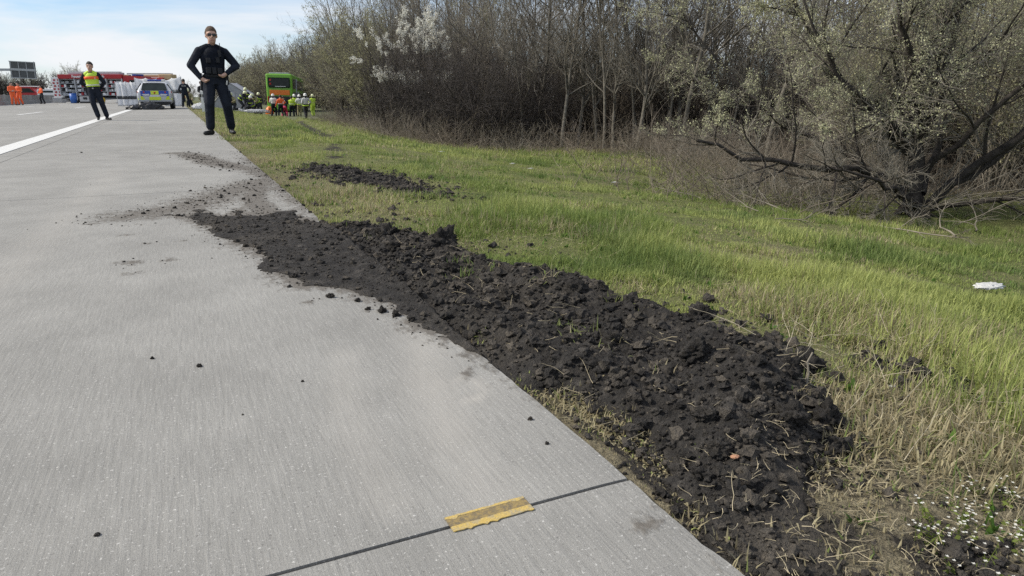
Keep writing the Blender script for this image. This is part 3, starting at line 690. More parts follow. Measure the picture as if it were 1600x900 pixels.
def blossom_shrub():
    r = np.random.default_rng(242); stems = 22; a = r.random(stems)*6.283; e = r.uniform(.1, .7, stems)
    t = grow(Z3(stems), np.stack([np.cos(a)*np.sin(e), np.sin(a)*np.sin(e), np.cos(e)], -1), 3.7*r.uniform(.65, 1.05, stems), np.full(stems, .02), 8, .1, (0,0,.05), .25, r)
    b1 = grow(*kids(*t, 12, .15, 1, .35, 1.0, .38, .55, r, minr=.004), 5, .12, (0,0,.07), .4, r)
    b2 = grow(*kids(*b1, 9, .1, 1, .4, 1.1, .4, .6, r, minr=.003), 3, .14, (0,0,.06), .5, r)
    k = (b2[0][:,-1,2] > 2.0) & (b2[0][:,0,2] > 1.6) & (vnoise(b2[0][:,0,0]*1.6+9, b2[0][:,0,2]*1.6) > .42)
    return plant_meshes('blossom', [tubes(*t, 6), tubes(*b1, 3)], [tubes(*b2, 3)], leaf_quads(b2[0][k], 15000, .027, r, .03, .1))
register('blossom', blossom_shrub(), BK_DARK, [TW_DARK, LF_WHITE])
plant('blossom', 'blossoming_shrub', 'tall shrub crowned with white blossom at the edge of the wood', 'shrub', 7.5, 23.6, .4, .98)
plant('olive0', 'willow_shrub', 'big yellowish-green budding shrub behind the white-blossomed one', 'shrub', 8.9, 35.0, 0, 1.1)
plant('olive1', 'willow_shrub', 'pale olive budding shrub between the bus and the bigger budding shrub', 'shrub', 10.0, 46.0, 1.2, 1.1)

ang = lambda: rng.random()*6.283
# slender trees of the wood
G_W = 'slender trees of the wood'
front = [(11.9,14.9,1.0),(11.2,15.6,.9),(10.5,16.2,.95),(12.8,14.2,.85),(12.1,15.8,.9),(9.9,17.4,.9),(13.6,13.2,.8),(14.3,14.5,.9),(11.0,17.2,.9),(9.2,18.6,.8),(10.0,19.5,.95),(13.0,16.6,.9),(14.9,12.6,.9),(12.4,17.2,.95),(11.6,16.4,.8),(15.4,14.8,1.0),(10.9,18.4,.9),(13.9,15.6,.95),(9.6,20.6,1.0),(12.0,19.0,1.0)]
for i, (x, y, s_) in enumerate(front):
    plant('pole%d' % (i % 5), 'slender_tree', 'slender bare grey tree standing in the front row of the wood', 'tree', x, y, ang(), s_*(1.0 if i else 1.1), G_W)
n = 0
while n < 95:
    x = rng.uniform(8, 46); y = rng.uniform(7, 66)
    d = float(poly_sd(np.array([x]), np.array([y]), WOOD)[0])
    if d < 1.5 or d > 22: continue
    if math.atan2(x, y) < .22: continue
    plant('pole%d' % (n % 5), 'slender_tree', 'thin bare tree deeper inside the leafless wood', 'tree', x, y, ang(), rng.uniform(.75, 1.15), G_W, (rng.normal(0, .04), rng.normal(0, .04))); n += 1
G_T = 'bare thicket along the wood edge'
th = [(7.6,19.6,0),(7.1,20.8,0),(8.4,19.0,0),(7.0,22.2,0),(8.6,21.5,2),(9.4,18.9,0),(9.0,24.5,1),(10.8,20.5,0),(12.8,19.6,2),(16.6,13.2,1),(10.4,23.5,1),(12.0,22.0,0),
      (14.0,18.6,0),(16.0,16.0,0),(17.5,13.5,1),(13.5,10.6,2),(12.0,9.6,1),(14.8,9.4,0),(16.5,10.4,1),(17.0,7.2,2),(13.2,7.6,1),(19.5,9.5,0),(20.5,13.0,1),(18.5,17.5,2),(15.5,20,1),(10.6,40.0,2),(10.6,50,2),(11.6,55,1),(12.6,60,2)]
for x, y, k in th:
    plant('thicket%d' % k, 'bare_shrub', ['dense blackish leafless shrub in the thicket', 'dense grey leafless shrub in the thicket', 'dense brown leafless shrub in the thicket'][k], 'shrub', x, y, ang(), rng.uniform(.85, 1.15), G_T)
for i in range(34):
    a_ = R(16+i*1.15+rng.uniform(-.5, .5)); d_ = rng.uniform(24, 33); x = d_*math.sin(a_); y = d_*math.cos(a_)
    plant('thicket%d' % (i % 3), 'bare_shrub', ['blackish leafless shrub deep among the slender trunks', 'grey leafless shrub deep among the slender trunks', 'brown leafless shrub deep among the slender trunks'][i % 3], 'shrub', x, y, ang(), rng.uniform(.9, 1.25), 'shrubs deep inside the wood')
G_F = 'far trees along the road'
for i in range(60):
    y = 52+i*3.4+rng.uniform(-1.5, 1.5); x = float(np.interp(y, [50, 60, 80, 110, 160, 420], [11.0, 12.6, 14.6, 14.2, 13.2, 12]))+abs(rng.normal(0, 3.0))+(1.2 if 66 < y < 92 else 0)
    k = ['far1', 'far0', 'bare1', 'olive1', 'far1'][i % 5] if y > 80 else ['bare0', 'bare1', 'thicket2', 'olive1', 'bare0'][i % 5]
    plant(k, 'roadside_tree', {'far1': 'bushy grey leafless tree in the row beyond the bus', 'far0': 'bushy brown tree with scattered buds in the row beyond the bus', 'bare0': 'bushy brown leafless tree in the row beyond the bus', 'bare1': 'bushy greyish tree with first buds in the row beyond the bus', 'thicket2': 'low brown leafless tree in the row beyond the bus', 'olive1': 'pale olive budding tree in the row beyond the bus'}[k], 'tree', x, y, ang(), rng.uniform(1.05, 1.45) if y > 60 else rng.uniform(1.0, 1.3), G_F)
for i in range(46):
    y = 62+i*3.0+rng.uniform(-1.2, 1.2); x = float(np.interp(y, [50, 60, 80, 110, 160, 420], [13.5, 14.6, 17.0, 16.4, 15.2, 14]))+rng.uniform(0, 5)
    k = ('far1', 'far0')[i % 2]
    plant(k, 'roadside_tree', {'far1': 'bushy grey leafless tree in the row beyond the bus', 'far0': 'bushy brown tree with scattered buds in the row beyond the bus'}[k], 'tree', x, y, ang(), rng.uniform(1.0, 1.35), G_F)
for x, y, s_ in [(10.6,47,1.1),(12.6,54,1.1),(11.2,38,1.15),(12.5,44,1.2),(10.4,33.5,1.05),(14,50,1.2),(13,33,1.2),(15,40,1.2),(11.8,28.5,1.1)]:
    plant('bare%d' % int(rng.integers(0, 2)), 'bushy_tree', 'bushy leafless tree behind the budding shrubs', 'tree', x, y, ang(), s_, 'bushy trees behind the budding shrubs')
for i in range(44):
    x = -72+i*2.1+rng.uniform(-1, 1); y = 212+rng.uniform(-10, 16)+(40 if x > -12 else 0)
    big_ = 1.0 if -34 < x < -20 else .78
    plant('far%d' % (i % 2), 'distant_tree', 'distant bare tree beyond the sign gantry' if x < -12 else 'distant bare tree where the motorway vanishes', 'tree', x, y, ang(), rng.uniform(.8, 1.15)*big_*1.15, 'distant trees', zoff=-.3)
for i in range(34):
    x = -66+i*1.75+rng.uniform(-.6, .6); y = 196+rng.uniform(-5, 5)
    plant('hedge', 'distant_shrub', 'dark shrub of the distant hedge behind the sign gantry', 'shrub', x, y, ang(), rng.uniform(.8, 1.2), 'distant hedge', zoff=-.3).scale = (1.1, 1.1, 1.55)
for x, y, k, s_ in [(11.5,6.6,1,.72),(13.4,5.6,0,.7),(12.2,8.6,1,.75),(15.2,7.4,0,.8),(14.6,4.0,1,.7),(17.5,5.4,0,.8),(10.4,8.2,1,.6),(16.5,9.0,0,.8),(18.5,3.0,1,.75),(11.0,4.4,1,.5),(12.6,3.0,0,.6)]:
    plant('olive%d' % k, 'budding_shrub', 'olive budding shrub crowding behind the low spreading tree', 'shrub', x, y, ang(), s_, 'shrubs behind the spreading tree')
# undergrowth at the wood edge
G_B = 'dry brushwood at the foot of the trees'
bw = [(6.6,6.2,0),(6.2,7.0,1),(7.9,8.0,0),(8.6,9.4,1),(9.3,10.6,1),(10.3,12.4,0),(11.0,13.6,1),(10.6,14.8,1),(9.4,16.2,1),(8.2,17.4,0),(7.2,18.4,1),(6.7,19.6,1),(6.6,21.4,0),(6.8,23.4,1),(9.6,6.4,1),(11.4,5.4,0),(8.9,7.2,0),(10.2,8.6,1),(7.2,28.0,0),(7.8,33,1),(8.4,40,0),(8.9,45,0),(10.2,52,1),(12.8,14.2,0),(13.8,12.8,1),(7.6,25.6,0),(11.8,14.2,0)]
for x, y, k in bw:
    plant('brush%d' % k, 'brushwood', ['pale dry brushwood tangle at the wood edge', 'brown dry brushwood tangle at the wood edge'][k], 'brushwood', x, y, ang(), rng.uniform(.75, 1.1), G_B, zoff=-.05)

# ------------------------------------------------------------------ grass
def tufts(P, nb, hgt, wid, splay, colfn, segs, seed, rad_=.03):
    """P: (n,2) tuft centres; one mesh of tapering bent blades with a colour attribute"""
    r = np.random.default_rng(seed); n = len(P)*nb; C = np.repeat(P, nb, 0); hh = np.repeat(hgt, nb)*r.uniform(.4, 1.15, n); ww = np.repeat(wid, nb)*r.uniform(.7, 1.2, n)
    a = r.random(n)*6.283; el = np.abs(r.normal(0, splay, n))*(1+.9*dry_amt(C[:,0], C[:,1])); rr = np.repeat(rad_ if np.ndim(rad_) else np.full(len(P), rad_), nb)*np.sqrt(r.random(n)); b = r.random(n)*6.283
    bx = C[:,0]+rr*np.cos(b); by = C[:,1]+rr*np.sin(b); z0 = np.maximum(terr(bx, by), np.where((bx > EDGE) & (by < 8), heap_z(bx, by), -9))-.008
    dx, dy = np.cos(a), np.sin(a); px, py = -dy, dx
    V = []
    for i in range(segs):
        t = i/segs; e = el*(.55+.9*t); hz = hh*t*np.cos(np.minimum(e, 1.45)); ho = hh*t*np.sin(np.minimum(e, 1.45)); wv = ww*(1-.6*t**1.4)*.5
        for s_ in (-1, 1):
            V.append(np.stack([bx+dx*ho+s_*px*wv, by+dy*ho+s_*py*wv, z0+hz], -1))
    e = np.minimum(el*1.45, 1.45); V.append(np.stack([bx+dx*hh*np.sin(e), by+dy*hh*np.sin(e), z0+hh*np.cos(e)], -1))
    V = np.stack(V, 1); m = 2*segs+1; b0 = np.arange(n)*m; Q = np.zeros((0, 4), int)
    if segs > 1: Q = np.concatenate([np.stack([b0+2*i, b0+2*i+1, b0+2*i+3, b0+2*i+2], -1) for i in range(segs-1)])
    T = np.stack([b0+2*segs-2, b0+2*segs-1, b0+2*segs], -1)
    col = colfn(bx, by, r, n); col = np.repeat(col, m, 0)
    return V.reshape(-1, 3), Q, T, col
s = SN('grass_blades'); ca = s.attr('tint').outputs['Color']; s.lk(ca, s.b.inputs['Base Color']); s.b.inputs['Roughness'].default_value = .6; s.b.inputs['Specular IOR Level'].default_value = .25
tr = s.t.nodes.new('ShaderNodeBsdfTranslucent'); ms = s.t.nodes.new('ShaderNodeMixShader'); ms.inputs[0].default_value = .42
s.lk(ca, tr.inputs['Color']); s.lk(s.b.outputs[0], ms.inputs[1]); s.lk(tr.outputs[0], ms.inputs[2]); s.lk(ms.outputs[0], s.t.nodes['Material Output'].inputs['Surface'])
MAT_GRASS = s.m
def dry_amt(x, y):
    d = .62*np.exp(-((x-EDGE)/.6)**2)+.62*sstep(1.35, .85, y+.25*(x-2))*sstep(2.1, 1.3, x)+.05+2.4*fbm(x, y, 1.5, 5, .62)
    d = np.maximum(d, .8*np.exp(-((x-1.15)/.42)**2)*sstep(3.2, 4.5, y)*sstep(10, 6, y))
    d = np.maximum(d, .75*sstep(-1.2, .2, poly_sd(x, y, WOOD)))
    return np.clip(d, 0, 1)
def grass_col(x, y, r, n):
    g1 = np.array([.20, .262, .072]); g2 = np.array([.41, .445, .155]); g3_ = np.array([.105, .17, .052]); d1 = np.array([.50, .45, .28]); d2 = np.array([.30, .25, .15])
    k = np.clip(.5+2.2*fbm(x, y, 1.1, 4)+r.normal(0, .25, n), 0, 1)[:,None]; c_ = g1*(1-k)+g2*k
    k2 = np.clip(-.05+3.0*fbm(x+40, y, 1.5, 4), 0, .85)[:,None]; c_ = c_*(1-k2)+g3_*k2
    isd = (r.random(n) < dry_amt(x, y)*.9)[:,None]; q = r.random(n)[:,None]; dd = d1*q+d2*(1-q)
    return np.where(isd, dd, c_)*r.uniform(.75, 1.2, n)[:,None]
def weed_col(x, y, r, n): return np.array([.085, .16, .030])*r.uniform(.7, 1.5, n)[:,None]
def grass_ok(x, y):
    v = 1-.99*sstep(-.02, .06, soil_sd(x, y)+.24*fbm(x, y, 3.2, 5, .62)); v = v*(1-.98*np.exp(-(seg_dist(x, y, RUT)/.50)**2))*(1-np.clip(.5+1.6*fbm(x, y, 2.5, 4), 0, .9)*np.exp(-(seg_dist(x, y, TRACK)/.28)**2))
    v = np.maximum(v, .8*np.exp(-(seg_dist(x, y, [(.81,1.46),(.86,1.2),(.84,1.05)])/.05)**2))
    v = v*(1-.85*sstep(-.4, 1.4, poly_sd(x, y, WOOD)))*(1-.55*sstep(1.25, .5, y)*sstep(1.9, 1.2, x))
    return v*(x > EDGE+.015)
def pick(n, fn): 
    out = []; tot = 0
    while tot < n:
        x, y, = fn(n); k = rng.random(len(x)) < grass_ok(x, y); out.append(np.stack([x[k], y[k]], -1)); tot += k.sum()
    return np.concatenate(out)[:n]
def in_view(x, y, pad=.06):
    u = x*math.cos(YAW)-y*math.sin(YAW); f_ = x*math.sin(YAW)+y*math.cos(YAW); return (f_ > .2) & (np.abs(u) < (.741+pad)*f_*1.06+.35)
def near_fn(n):
    r_ = .75+3.6*rng.random(n)**.8; a = rng.uniform(-.35, 1.25, n); x = r_*np.sin(a); y = r_*np.cos(a); k = in_view(x, y) & (x > EDGE); return x[k], y[k]
def mid_fn(n):
    r_ = 4.0*np.exp(rng.random(n)*math.log(14/4.0)); a = rng.uniform(-.2, 1.2, n); x = r_*np.sin(a); y = r_*np.cos(a); k = in_view(x, y) & (x > EDGE); return x[k], y[k]
def far_fn(n):
    r_ = 13*np.exp(rng.random(n)*math.log(75/13)); a = rng.uniform(.0, .75, n); x = r_*np.sin(a); y = r_*np.cos(a); k = in_view(x, y) & (x > EDGE) & (x < 14); return x[k], y[k]
def hmap(x, y, lo, hi): return lo+(hi-lo)*np.clip(.26+3.4*fbm(x+11, y, 1.9, 4)+.45*np.exp(-((x-2.1-.05*y)/.55)**2)*sstep(8, 4, y), 0, 1.25)
def sx(P): return .4+.6*sstep(.0, .8, P[:,0]-EDGE)
def edge_fn(n):
    x = EDGE+.02+.9*rng.random(n)**1.3; y = 2.6*np.exp(rng.random(n)*math.log(24/2.6)); return x, y
def weed_fn(n):
    x = rng.uniform(.9, 6, n); y = .6+9*rng.random(n)**1.5; k = in_view(x, y); return x[k], y[k]
Pn = pick(9800, near_fn); Pm = pick(15500, mid_fn); Pf = pick(13000, far_fn); Pe = pick(5200, edge_fn); Pw = pick(520, weed_fn)
gm = [tufts(Pn, 13, hmap(Pn[:,0], Pn[:,1], .020, .088)*(.35+.65*sx(Pn)), np.full(len(Pn), .0044), .75, grass_col, 2, 11, .035),
      tufts(Pm, 11, hmap(Pm[:,0], Pm[:,1], .022, .11)*(.35+.65*sx(Pm)), np.full(len(Pm), .0065), .62, grass_col, 2, 12, .06),
      tufts(Pf, 8, hmap(Pf[:,0], Pf[:,1], .05, .15), np.full(len(Pf), .022), .6, grass_col, 1, 13, .17),
      tufts(Pe, 11, hmap(Pe[:,0], Pe[:,1], .025, .075), np.full(len(Pe), .0065), .7, grass_col, 2, 14, .05),
      tufts(Pw, 8, hmap(Pw[:,0], Pw[:,1], .03, .06), np.full(len(Pw), .016), 1.0, weed_col, 3, 15, .012)]
V = np.concatenate([g[0] for g in gm]); off = np.cumsum([0]+[len(g[0]) for g in gm]); Q = np.concatenate([g[1]+o for g, o in zip(gm, off)]); T_ = np.concatenate([g[2]+o for g, o in zip(gm, off)]); C_ = np.concatenate([g[3] for g in gm])
tag(link('grass', np_mesh('grass', V, Q, T_, attrs={'tint': C_}), MAT_GRASS), 'patchy spring grass with straw covering the verge', 'grass', kind='stuff')

# ------------------------------------------------------------------ people
def V3(*a): return np.array(a, float)
def ik(a, b, l1, l2, pole):
    """middle joint of a two-bone chain from a to b bending towards pole"""
    d = b-a; L = np.linalg.norm(d); L = min(max(L, 1e-3), (l1+l2)*.999); u = d/np.linalg.norm(d)
    c = (l1*l1-l2*l2+L*L)/(2*L); hgt_ = math.sqrt(max(l1*l1-c*c, 0)); p = np.array(pole, float); p = p-u*(p@u); p = p/np.linalg.norm(p)
    return a+u*c+p*hgt_
def capsule_rings(p0, r0, p1, r1, n=10, flat=(1, 1), side=None):
    d = p1-p0; L = np.linalg.norm(d); d = d/max(L, 1e-6); ref = V3(0, 1, 0) if abs(d[1]) < .9 else V3(1, 0, 0)
    if side is not None: ref = side
    a = np.cross(d, ref); a /= np.linalg.norm(a); b = np.cross(d, a); rings = []
    st = [(-.98*r0, .2), (-.7*r0, .714), (-.35*r0, .937)]
    an = np.arange(n)*2*math.pi/n
    def ring(c, r): return [tuple(c+r*(math.cos(t)*a*flat[0]+math.sin(t)*b*flat[1])) for t in an]
    for o, k in st: rings.append(ring(p0+d*o, r0*k))
    for t in (0, .5, 1): rings.append(ring(p0+d*L*t, r0+(r1-r0)*t))
    for o, k in st[::-1]: rings.append(ring(p1-d*o*r1/max(r0, 1e-6), r1*k))
    return rings
SKIN = mat('skin', (.50, .31, .23), .55, .08, 20, .1, 200); NAVY = mat('uniform_navy', (.014, .018, .028), .8, .35, 9, .9, 13, spec=.2); BLACK = mat('black_gear', (.009, .0105, .014), .75, .3, 12, .4, 60)
BOOT = mat('boot_leather', (.012, .011, .011), .45, .3, 10, .2, 50); HAIR_B = mat('hair_brown', (.085, .050, .028), .7, .5, 40, .8, 90); HAIR_D = mat('hair_dark', (.03, .022, .017), .7, .4, 40, .8, 90)
HI_Y = mat('hi_vis_yellow', (.52, .72, .06), .7, .12, 6, .3, 30); HI_O = mat('hi_vis_orange', (.85, .13, .03), .7, .12, 6, .3, 30); REFL = mat('reflective_silver', (.62, .62, .58), .4, .1, 20)
FF_DARK = mat('turnout_dark', (.022, .024, .032), .85, .3, 8, .5, 40); FF_TAN = mat('turnout_tan', (.30, .27, .15), .85, .25, 8, .5, 40); WHITE_C = mat('white_jacket', (.62, .62, .60), .8, .1, 8, .4, 30)
HELM = mat('helmet_pale', (.66, .68, .42), .35, .08, 6); HELM_W = mat('helmet_white', (.74, .74, .70), .35, .06, 6); PINK = mat('pink_trousers', (.62, .05, .14), .8, .2, 8, .4, 30); LENS = mat('dark_lens', (.006, .006, .007), .12, 0, 1)
LIP = mat('lips', (.36, .17, .14), .6, .1, 30); EYE = mat('eye_dark', (.03, .025, .022), .3, 0, 1); METAL = mat('grey_metal', (.30, .30, .30), .4, .1, 20, metal=.6)
DEV = None
def remesh(bm, vox):
    me = bpy.data.meshes.new('tmp'); bmesh.ops.recalc_face_normals(bm, faces=bm.faces); bm.to_mesh(me); bm.free()
    o = bpy.data.objects.new('tmp', me); COL.objects.link(o); md = o.modifiers.new('r', 'REMESH'); md.mode = 'VOXEL'; md.voxel_size = vox; md.use_smooth_shade = True
    sm = o.modifiers.new('s', 'SMOOTH'); sm.factor = .5; sm.iterations = 2
    dg = bpy.context.evaluated_depsgraph_get(); out = bpy.data.meshes.new_from_object(o.evaluated_get(dg))
    bpy.data.objects.remove(o); bpy.data.meshes.remove(me)
    return out
def ell_ring(c, rx, ry, n=18, yaw=0, p=1.0):
    out = []
    for i in range(n):
        t = i*2*math.pi/n; cx, cy = math.cos(t), math.sin(t); cx = math.copysign(abs(cx)**p, cx); cy = math.copysign(abs(cy)**p, cy)
        x, y = rx*cx, ry*cy; out.append((c[0]+x*math.cos(yaw)-y*math.sin(yaw), c[1]+x*math.sin(yaw)+y*math.cos(yaw), c[2]))
    return out
def person(label, loc, rz, H, mats, pose=None, vox=.022, group=None, name='person', helmet=None, hair=None, vest=None, bands=None, glasses=False, face=True, gear=False, fingers=True, backtext=False, pocketlight=False):
    """front is -Y. pose: pelvis, chest (neck base), head centre, hands, feet; metres for a 1.80 m figure"""
    P = dict(pel=V3(0, 0, .95), neck=V3(0, .02, 1.47), head=V3(0, -.01, 1.665), hl=V3(.27, -.06, .80), hr=V3(-.27, -.06, .80), fl=V3(.13, 0, .0), fr=V3(-.13, 0, 0), tl=.25, tr=-.25, el=V3(.5, .6, 0), er=V3(-.5, .6, 0), kl=V3(.15, -1, 0), kr=V3(-.15, -1, 0), yaw=0.0, sw=.19)
    for k, v in (pose or {}).items(): P[k] = np.array(v, float) if isinstance(v, (tuple, list)) else v
    m_top, m_leg, m_skin, m_boot, m_hand = mats.get('top', NAVY), mats.get('leg', NAVY), SKIN, mats.get('boot', BOOT), mats.get('hand', SKIN)
    slots = [m_top, m_leg, m_skin, m_boot, m_hand]; segs = []; B = MB()
    def seg(p0, r0, p1, r1, mi, flat=(1, 1), side=None):
        p0 = np.array(p0, float); p1 = np.array(p1, float); segs.append((p0, r0, p1, r1, mi)); B.loft(capsule_rings(p0, r0, p1, r1, 12, flat, side))
    pel, nk, hd = P['pel'], P['neck'], P['head']; up = nk-pel; up = up/np.linalg.norm(up)
    cy, sy = math.cos(P['yaw']), math.sin(P['yaw']); sidev = V3(cy, sy, 0); sidev = sidev-up*(sidev@up); sidev /= np.linalg.norm(sidev); fw = np.cross(sidev, up)*1.0
    fw = -np.cross(up, sidev) if (-np.cross(up, sidev))[1] < 0 else np.cross(up, sidev)
    back = -fw
    tl_ = np.linalg.norm(nk-pel)
    prof = [(-.10,.155,.105,1),(.0,.165,.112,1),(.10,.150,.104,0),(.22,.155,.104,0),(.34,.172,.114,0),(.43,.178,.112,0),(.49,.150,.090,0),(.53,.075,.062,0)]
    rings = []
    for h_, rx, ry, mi in prof:
        c_ = pel+up*(h_/.53*tl_ if h_ > 0 else h_); bulk = mats.get('bulk', 1.0)
        rings.append([tuple(c_+sidev*rx*bulk*math.copysign(abs(math.cos(t))**.85, math.cos(t))+back*ry*bulk*math.copysign(abs(math.sin(t))**.85, math.sin(t))) for t in [i*2*math.pi/20 for i in range(20)]])
    B.loft(rings)
    for (h0, rx0, _, m0), (h1, rx1, _, m1) in zip(prof[:-1], prof[1:]):
        for s_ in (-.45, 0, .45):
            f0 = pel+up*(h0/.53*tl_ if h0 > 0 else h0)+sidev*s_*rx0; f1 = pel+up*(h1/.53*tl_)+sidev*s_*rx1; segs.append((f0, rx0*.58, f1, rx1*.58, m0))
    # neck and head
    hd = hd-V3(0, 0, .025); seg(nk-up*.02, .064, hd-V3(0, -.015, .07), .062, 2)
    if not helmet or True:
        hs = V3(0, 0, 0); B.ball(hd+V3(0, .012, .03), .110, 3, (.82, 1.0, 1.06)); segs.append((hd+V3(0, .0, -.05), .07, hd+V3(0, .01, .05), .085, 2))
        B.ball(hd+V3(0, -.036, -.052), .073, 3, (.90, .95, 1.2))        # jaw
        B.loft(capsule_rings(hd+V3(0, -.100, .024), .011, hd+V3(0, -.122, -.020), .017, 8)); segs.append((hd+V3(0, -.09, .02), .01, hd+V3(0, -.11, -.02), .016, 2))   # nose
        for s_ in (-1, 1): B.ball(hd+V3(s_*.091, .015, .0), .028, 2, (.4, .75, 1.1))
        B.loft(capsule_rings(hd+V3(-.048, -.084, .040), .015, hd+V3(.048, -.084, .040), .014, 8))   # brow
    # arms
    for s_, hk, ek in ((1, 'hl', 'el'), (-1, 'hr', 'er')):
        sh = pel+up*(.455/.53*tl_)+sidev*s_*P['sw']; hand = P[hk]; elb = ik(sh, hand, .285, .265, P[ek])
        seg(sh, .076, elb, .064, 0); seg(elb, .063, hand, .043, 0)
        seg(pel+up*(.535/.53*tl_)+sidev*s_*.03, .055, sh+up*.012-sidev*s_*.03, .066, 0)
        fd = (hand-elb)/np.linalg.norm(hand-elb); hdv = P.get(hk+'d', fd); hdv = hdv/np.linalg.norm(hdv); w0 = hand+fd*.02
        pn = np.cross(hdv, V3(0, 1, .2)); pn = pn/np.linalg.norm(pn)
        seg(hand-fd*.01, .028, w0+hdv*.02, .030, 4); seg(w0+hdv*.02, .034, w0+hdv*.075, .036, 4, (1, .62))
        if fingers:
            ax = np.cross(hdv, np.cross(hdv, V3(0, 1, .2))); ax = ax/np.linalg.norm(ax); inn = np.cross(hdv, ax)*s_
            for q, ln in ((-1.5, .062), (-.5, .074), (.5, .070), (1.5, .055)):
                k0 = w0+hdv*.085+ax*q*.0175; k1 = k0+(hdv*.8+inn*.5)*ln*.55; k2 = k1+(hdv*.3+inn*.8)*ln*.5
                seg(k0, .0105, k1, .0095, 4); seg(k1, .0095, k2, .008, 4)
            th0 = w0+hdv*.02-ax*.028; th1 = th0+hdv*.035-ax*.022+inn*.01; th2 = th1+hdv*.032+inn*.012; seg(th0, .014, th1, .0115, 4); seg(th1, .0115, th2, .009, 4)
    # legs and boots
    for s_, fk, tk, kk in ((1, 'fl', 'tl', 'kl'), (-1, 'fr', 'tr', 'kr')):
        hip = pel+sidev*s_*.088-V3(0, 0, .03); an = P[fk]+V3(0, .02, .10); kn = ik(hip, an, .42, .43, P[kk])
        seg(hip, .112, kn, .084, 1); seg(kn, .084, an+V3(0, 0, .05), .074, 1); seg(an+V3(0, 0, .05), .052, an-V3(0, -.005, .045), .046, 3)
        toe = V3(math.sin(P[tk]), -math.cos(P[tk]), 0); seg(an-V3(0, 0, .058)+toe*-.03, .042, an-V3(0, 0, .064)+toe*.16, .036, 3, (1, 1))
    me = remesh(B.bm, vox)
    n = len(me.polygons); cen = np.zeros(n*3, np.float32); me.polygons.foreach_get('center', cen); cen = cen.reshape(-1, 3)
    best = np.full(n, 1e9); idx_ = np.zeros(n, np.int32)
    for p0, r0, p1, r1, mi in segs:
        d = p1-p0; L2 = d@d+1e-9; t = np.clip(((cen-p0)@d)/L2, 0, 1); dist = np.linalg.norm(cen-p0-t[:,None]*d, axis=1)-(r0+(r1-r0)*t)
        k = dist < best; best[k] = dist[k]; idx_[k] = mi
    me.materials.clear()
    for m_ in slots: me.materials.append(m_)
    me.polygons.foreach_set('material_index', idx_); me.polygons.foreach_set('use_smooth', np.full(n, True)); me.name = name
    o = link(name, me, slots); o.location = loc; o.rotation_euler = (0, 0, rz); o.scale = (H/1.80,)*3; tag(o, label, 'person', group)
    def at_up(h_): return pel+up*(h_/.53*tl_)
    def ring_up(h_, rx, ry, n_=24): 
        c_ = at_up(h_); b_ = mats.get('bulk', 1.0); return [tuple(c_+sidev*rx*b_*math.copysign(abs(math.cos(t))**.85, math.cos(t))+back*ry*b_*math.copysign(abs(math.sin(t))**.85, math.sin(t))) for t in [i*2*math.pi/n_ for i in range(n_)]]
    if hair:
        b = MB(); b.ball(hd+V3(0, .024, .052), .114, 3, (.86, 1.0, 1.02))
        for v in b.bm.verts:
            q = np.array(v.co)-hd; v.co.x += .004*math.sin(q[2]*260+q[1]*140); v.co.z += .004*math.sin(q[0]*230+q[1]*190)
            if q[2] < .055 and q[1] < -.02: v.co.y += (.055-q[2])*1.1; v.co.x *= .93
            if q[2] < -.01: v.co.x *= .9; v.co.y = min(v.co.y, hd[1]+.085); v.co.z = hd[2]+max(q[2], -.045)
        b.build('hair', hair, o, True)
    if helmet:
        b = MB(); rs = []
        for t, r_ in ((-.02, .128), (.015, .130), (.05, .126), (.09, .108), (.125, .075), (.145, .03)): rs.append(ell_ring(hd+V3(0, .01, t+.01), r_*.92, r_*1.12))
        b.loft(rs); b.loft([ell_ring(hd+V3(0, .03, -.03), .132, .175), ell_ring(hd+V3(0, .02, -.005), .122, .150)]); b.build('helmet', helmet, o, True)
        b = MB(); b.loft([ell_ring(hd+V3(0, .03, -.05), .095, .105), ell_ring(hd+V3(0, .03, -.16), .085, .092)]); b.build('neck_guard', mats.get('guard', FF_DARK), o, True)
    if face:
        b = MB()
        b.loft(capsule_rings(hd+V3(-.026, -.103, -.068), .006, hd+V3(.026, -.103, -.068), .006, 8)); b.build('mouth', LIP, o, True)
        if glasses:
            b = MB()
            for s_ in (-1, 1):
                b.box(tuple(hd+V3(s_*.036, -.104, .014)), (.062, .012, .044), Matrix.Rotation(s_*.16, 3, 'Z'), .008); b.box(tuple(hd+V3(s_*.088, -.03, .022)), (.006, .13, .010))
            b.box(tuple(hd+V3(0, -.111, .024)), (.024, .008, .010)); b.build('sunglasses', LENS, o)
        else:
            for s_ in (-1, 1): MB().ball(tuple(hd+V3(s_*.034, -.094, .014)), .011, 2, (1.3, .6, .7)).build('eye', EYE, o, True)
    if vest:
        mv, k0, k1 = vest; b = MB(); rs = []
        for h_, rx, ry in ((k0, .178, .135), (.12, .172, .130), (.22, .178, .132), (.34, .190, .142), (.42, .172, .136), (k1, .145, .115), (k1+.045, .095, .085)): rs.append(ring_up(h_, rx, ry))
        b.loft(rs, False)
        for s_ in (-1, 1): b.loft(capsule_rings(pel+up*(.525/.53*tl_)+sidev*s_*.07, .064, pel+up*(.462/.53*tl_)+sidev*s_*(P['sw']-.045), .082, 14))
        b.build('vest', mv, o, True)
    for (h_, w_, mb, ex, nm) in (bands or []):
        b = MB(); rx = .185+ex; ry = .142+ex; b.loft([ring_up(h_, rx-.01, ry-.01), ring_up(h_+.003, rx, ry), ring_up(h_+w_, rx+.002, ry), ring_up(h_+w_+.003, rx-.01, ry-.01)], False); b.build(nm, mb, o, True)
    return o, at_up, sidev, fw, hd

def gz(x, y): return tz(x, y) if x > EDGE else 0.0
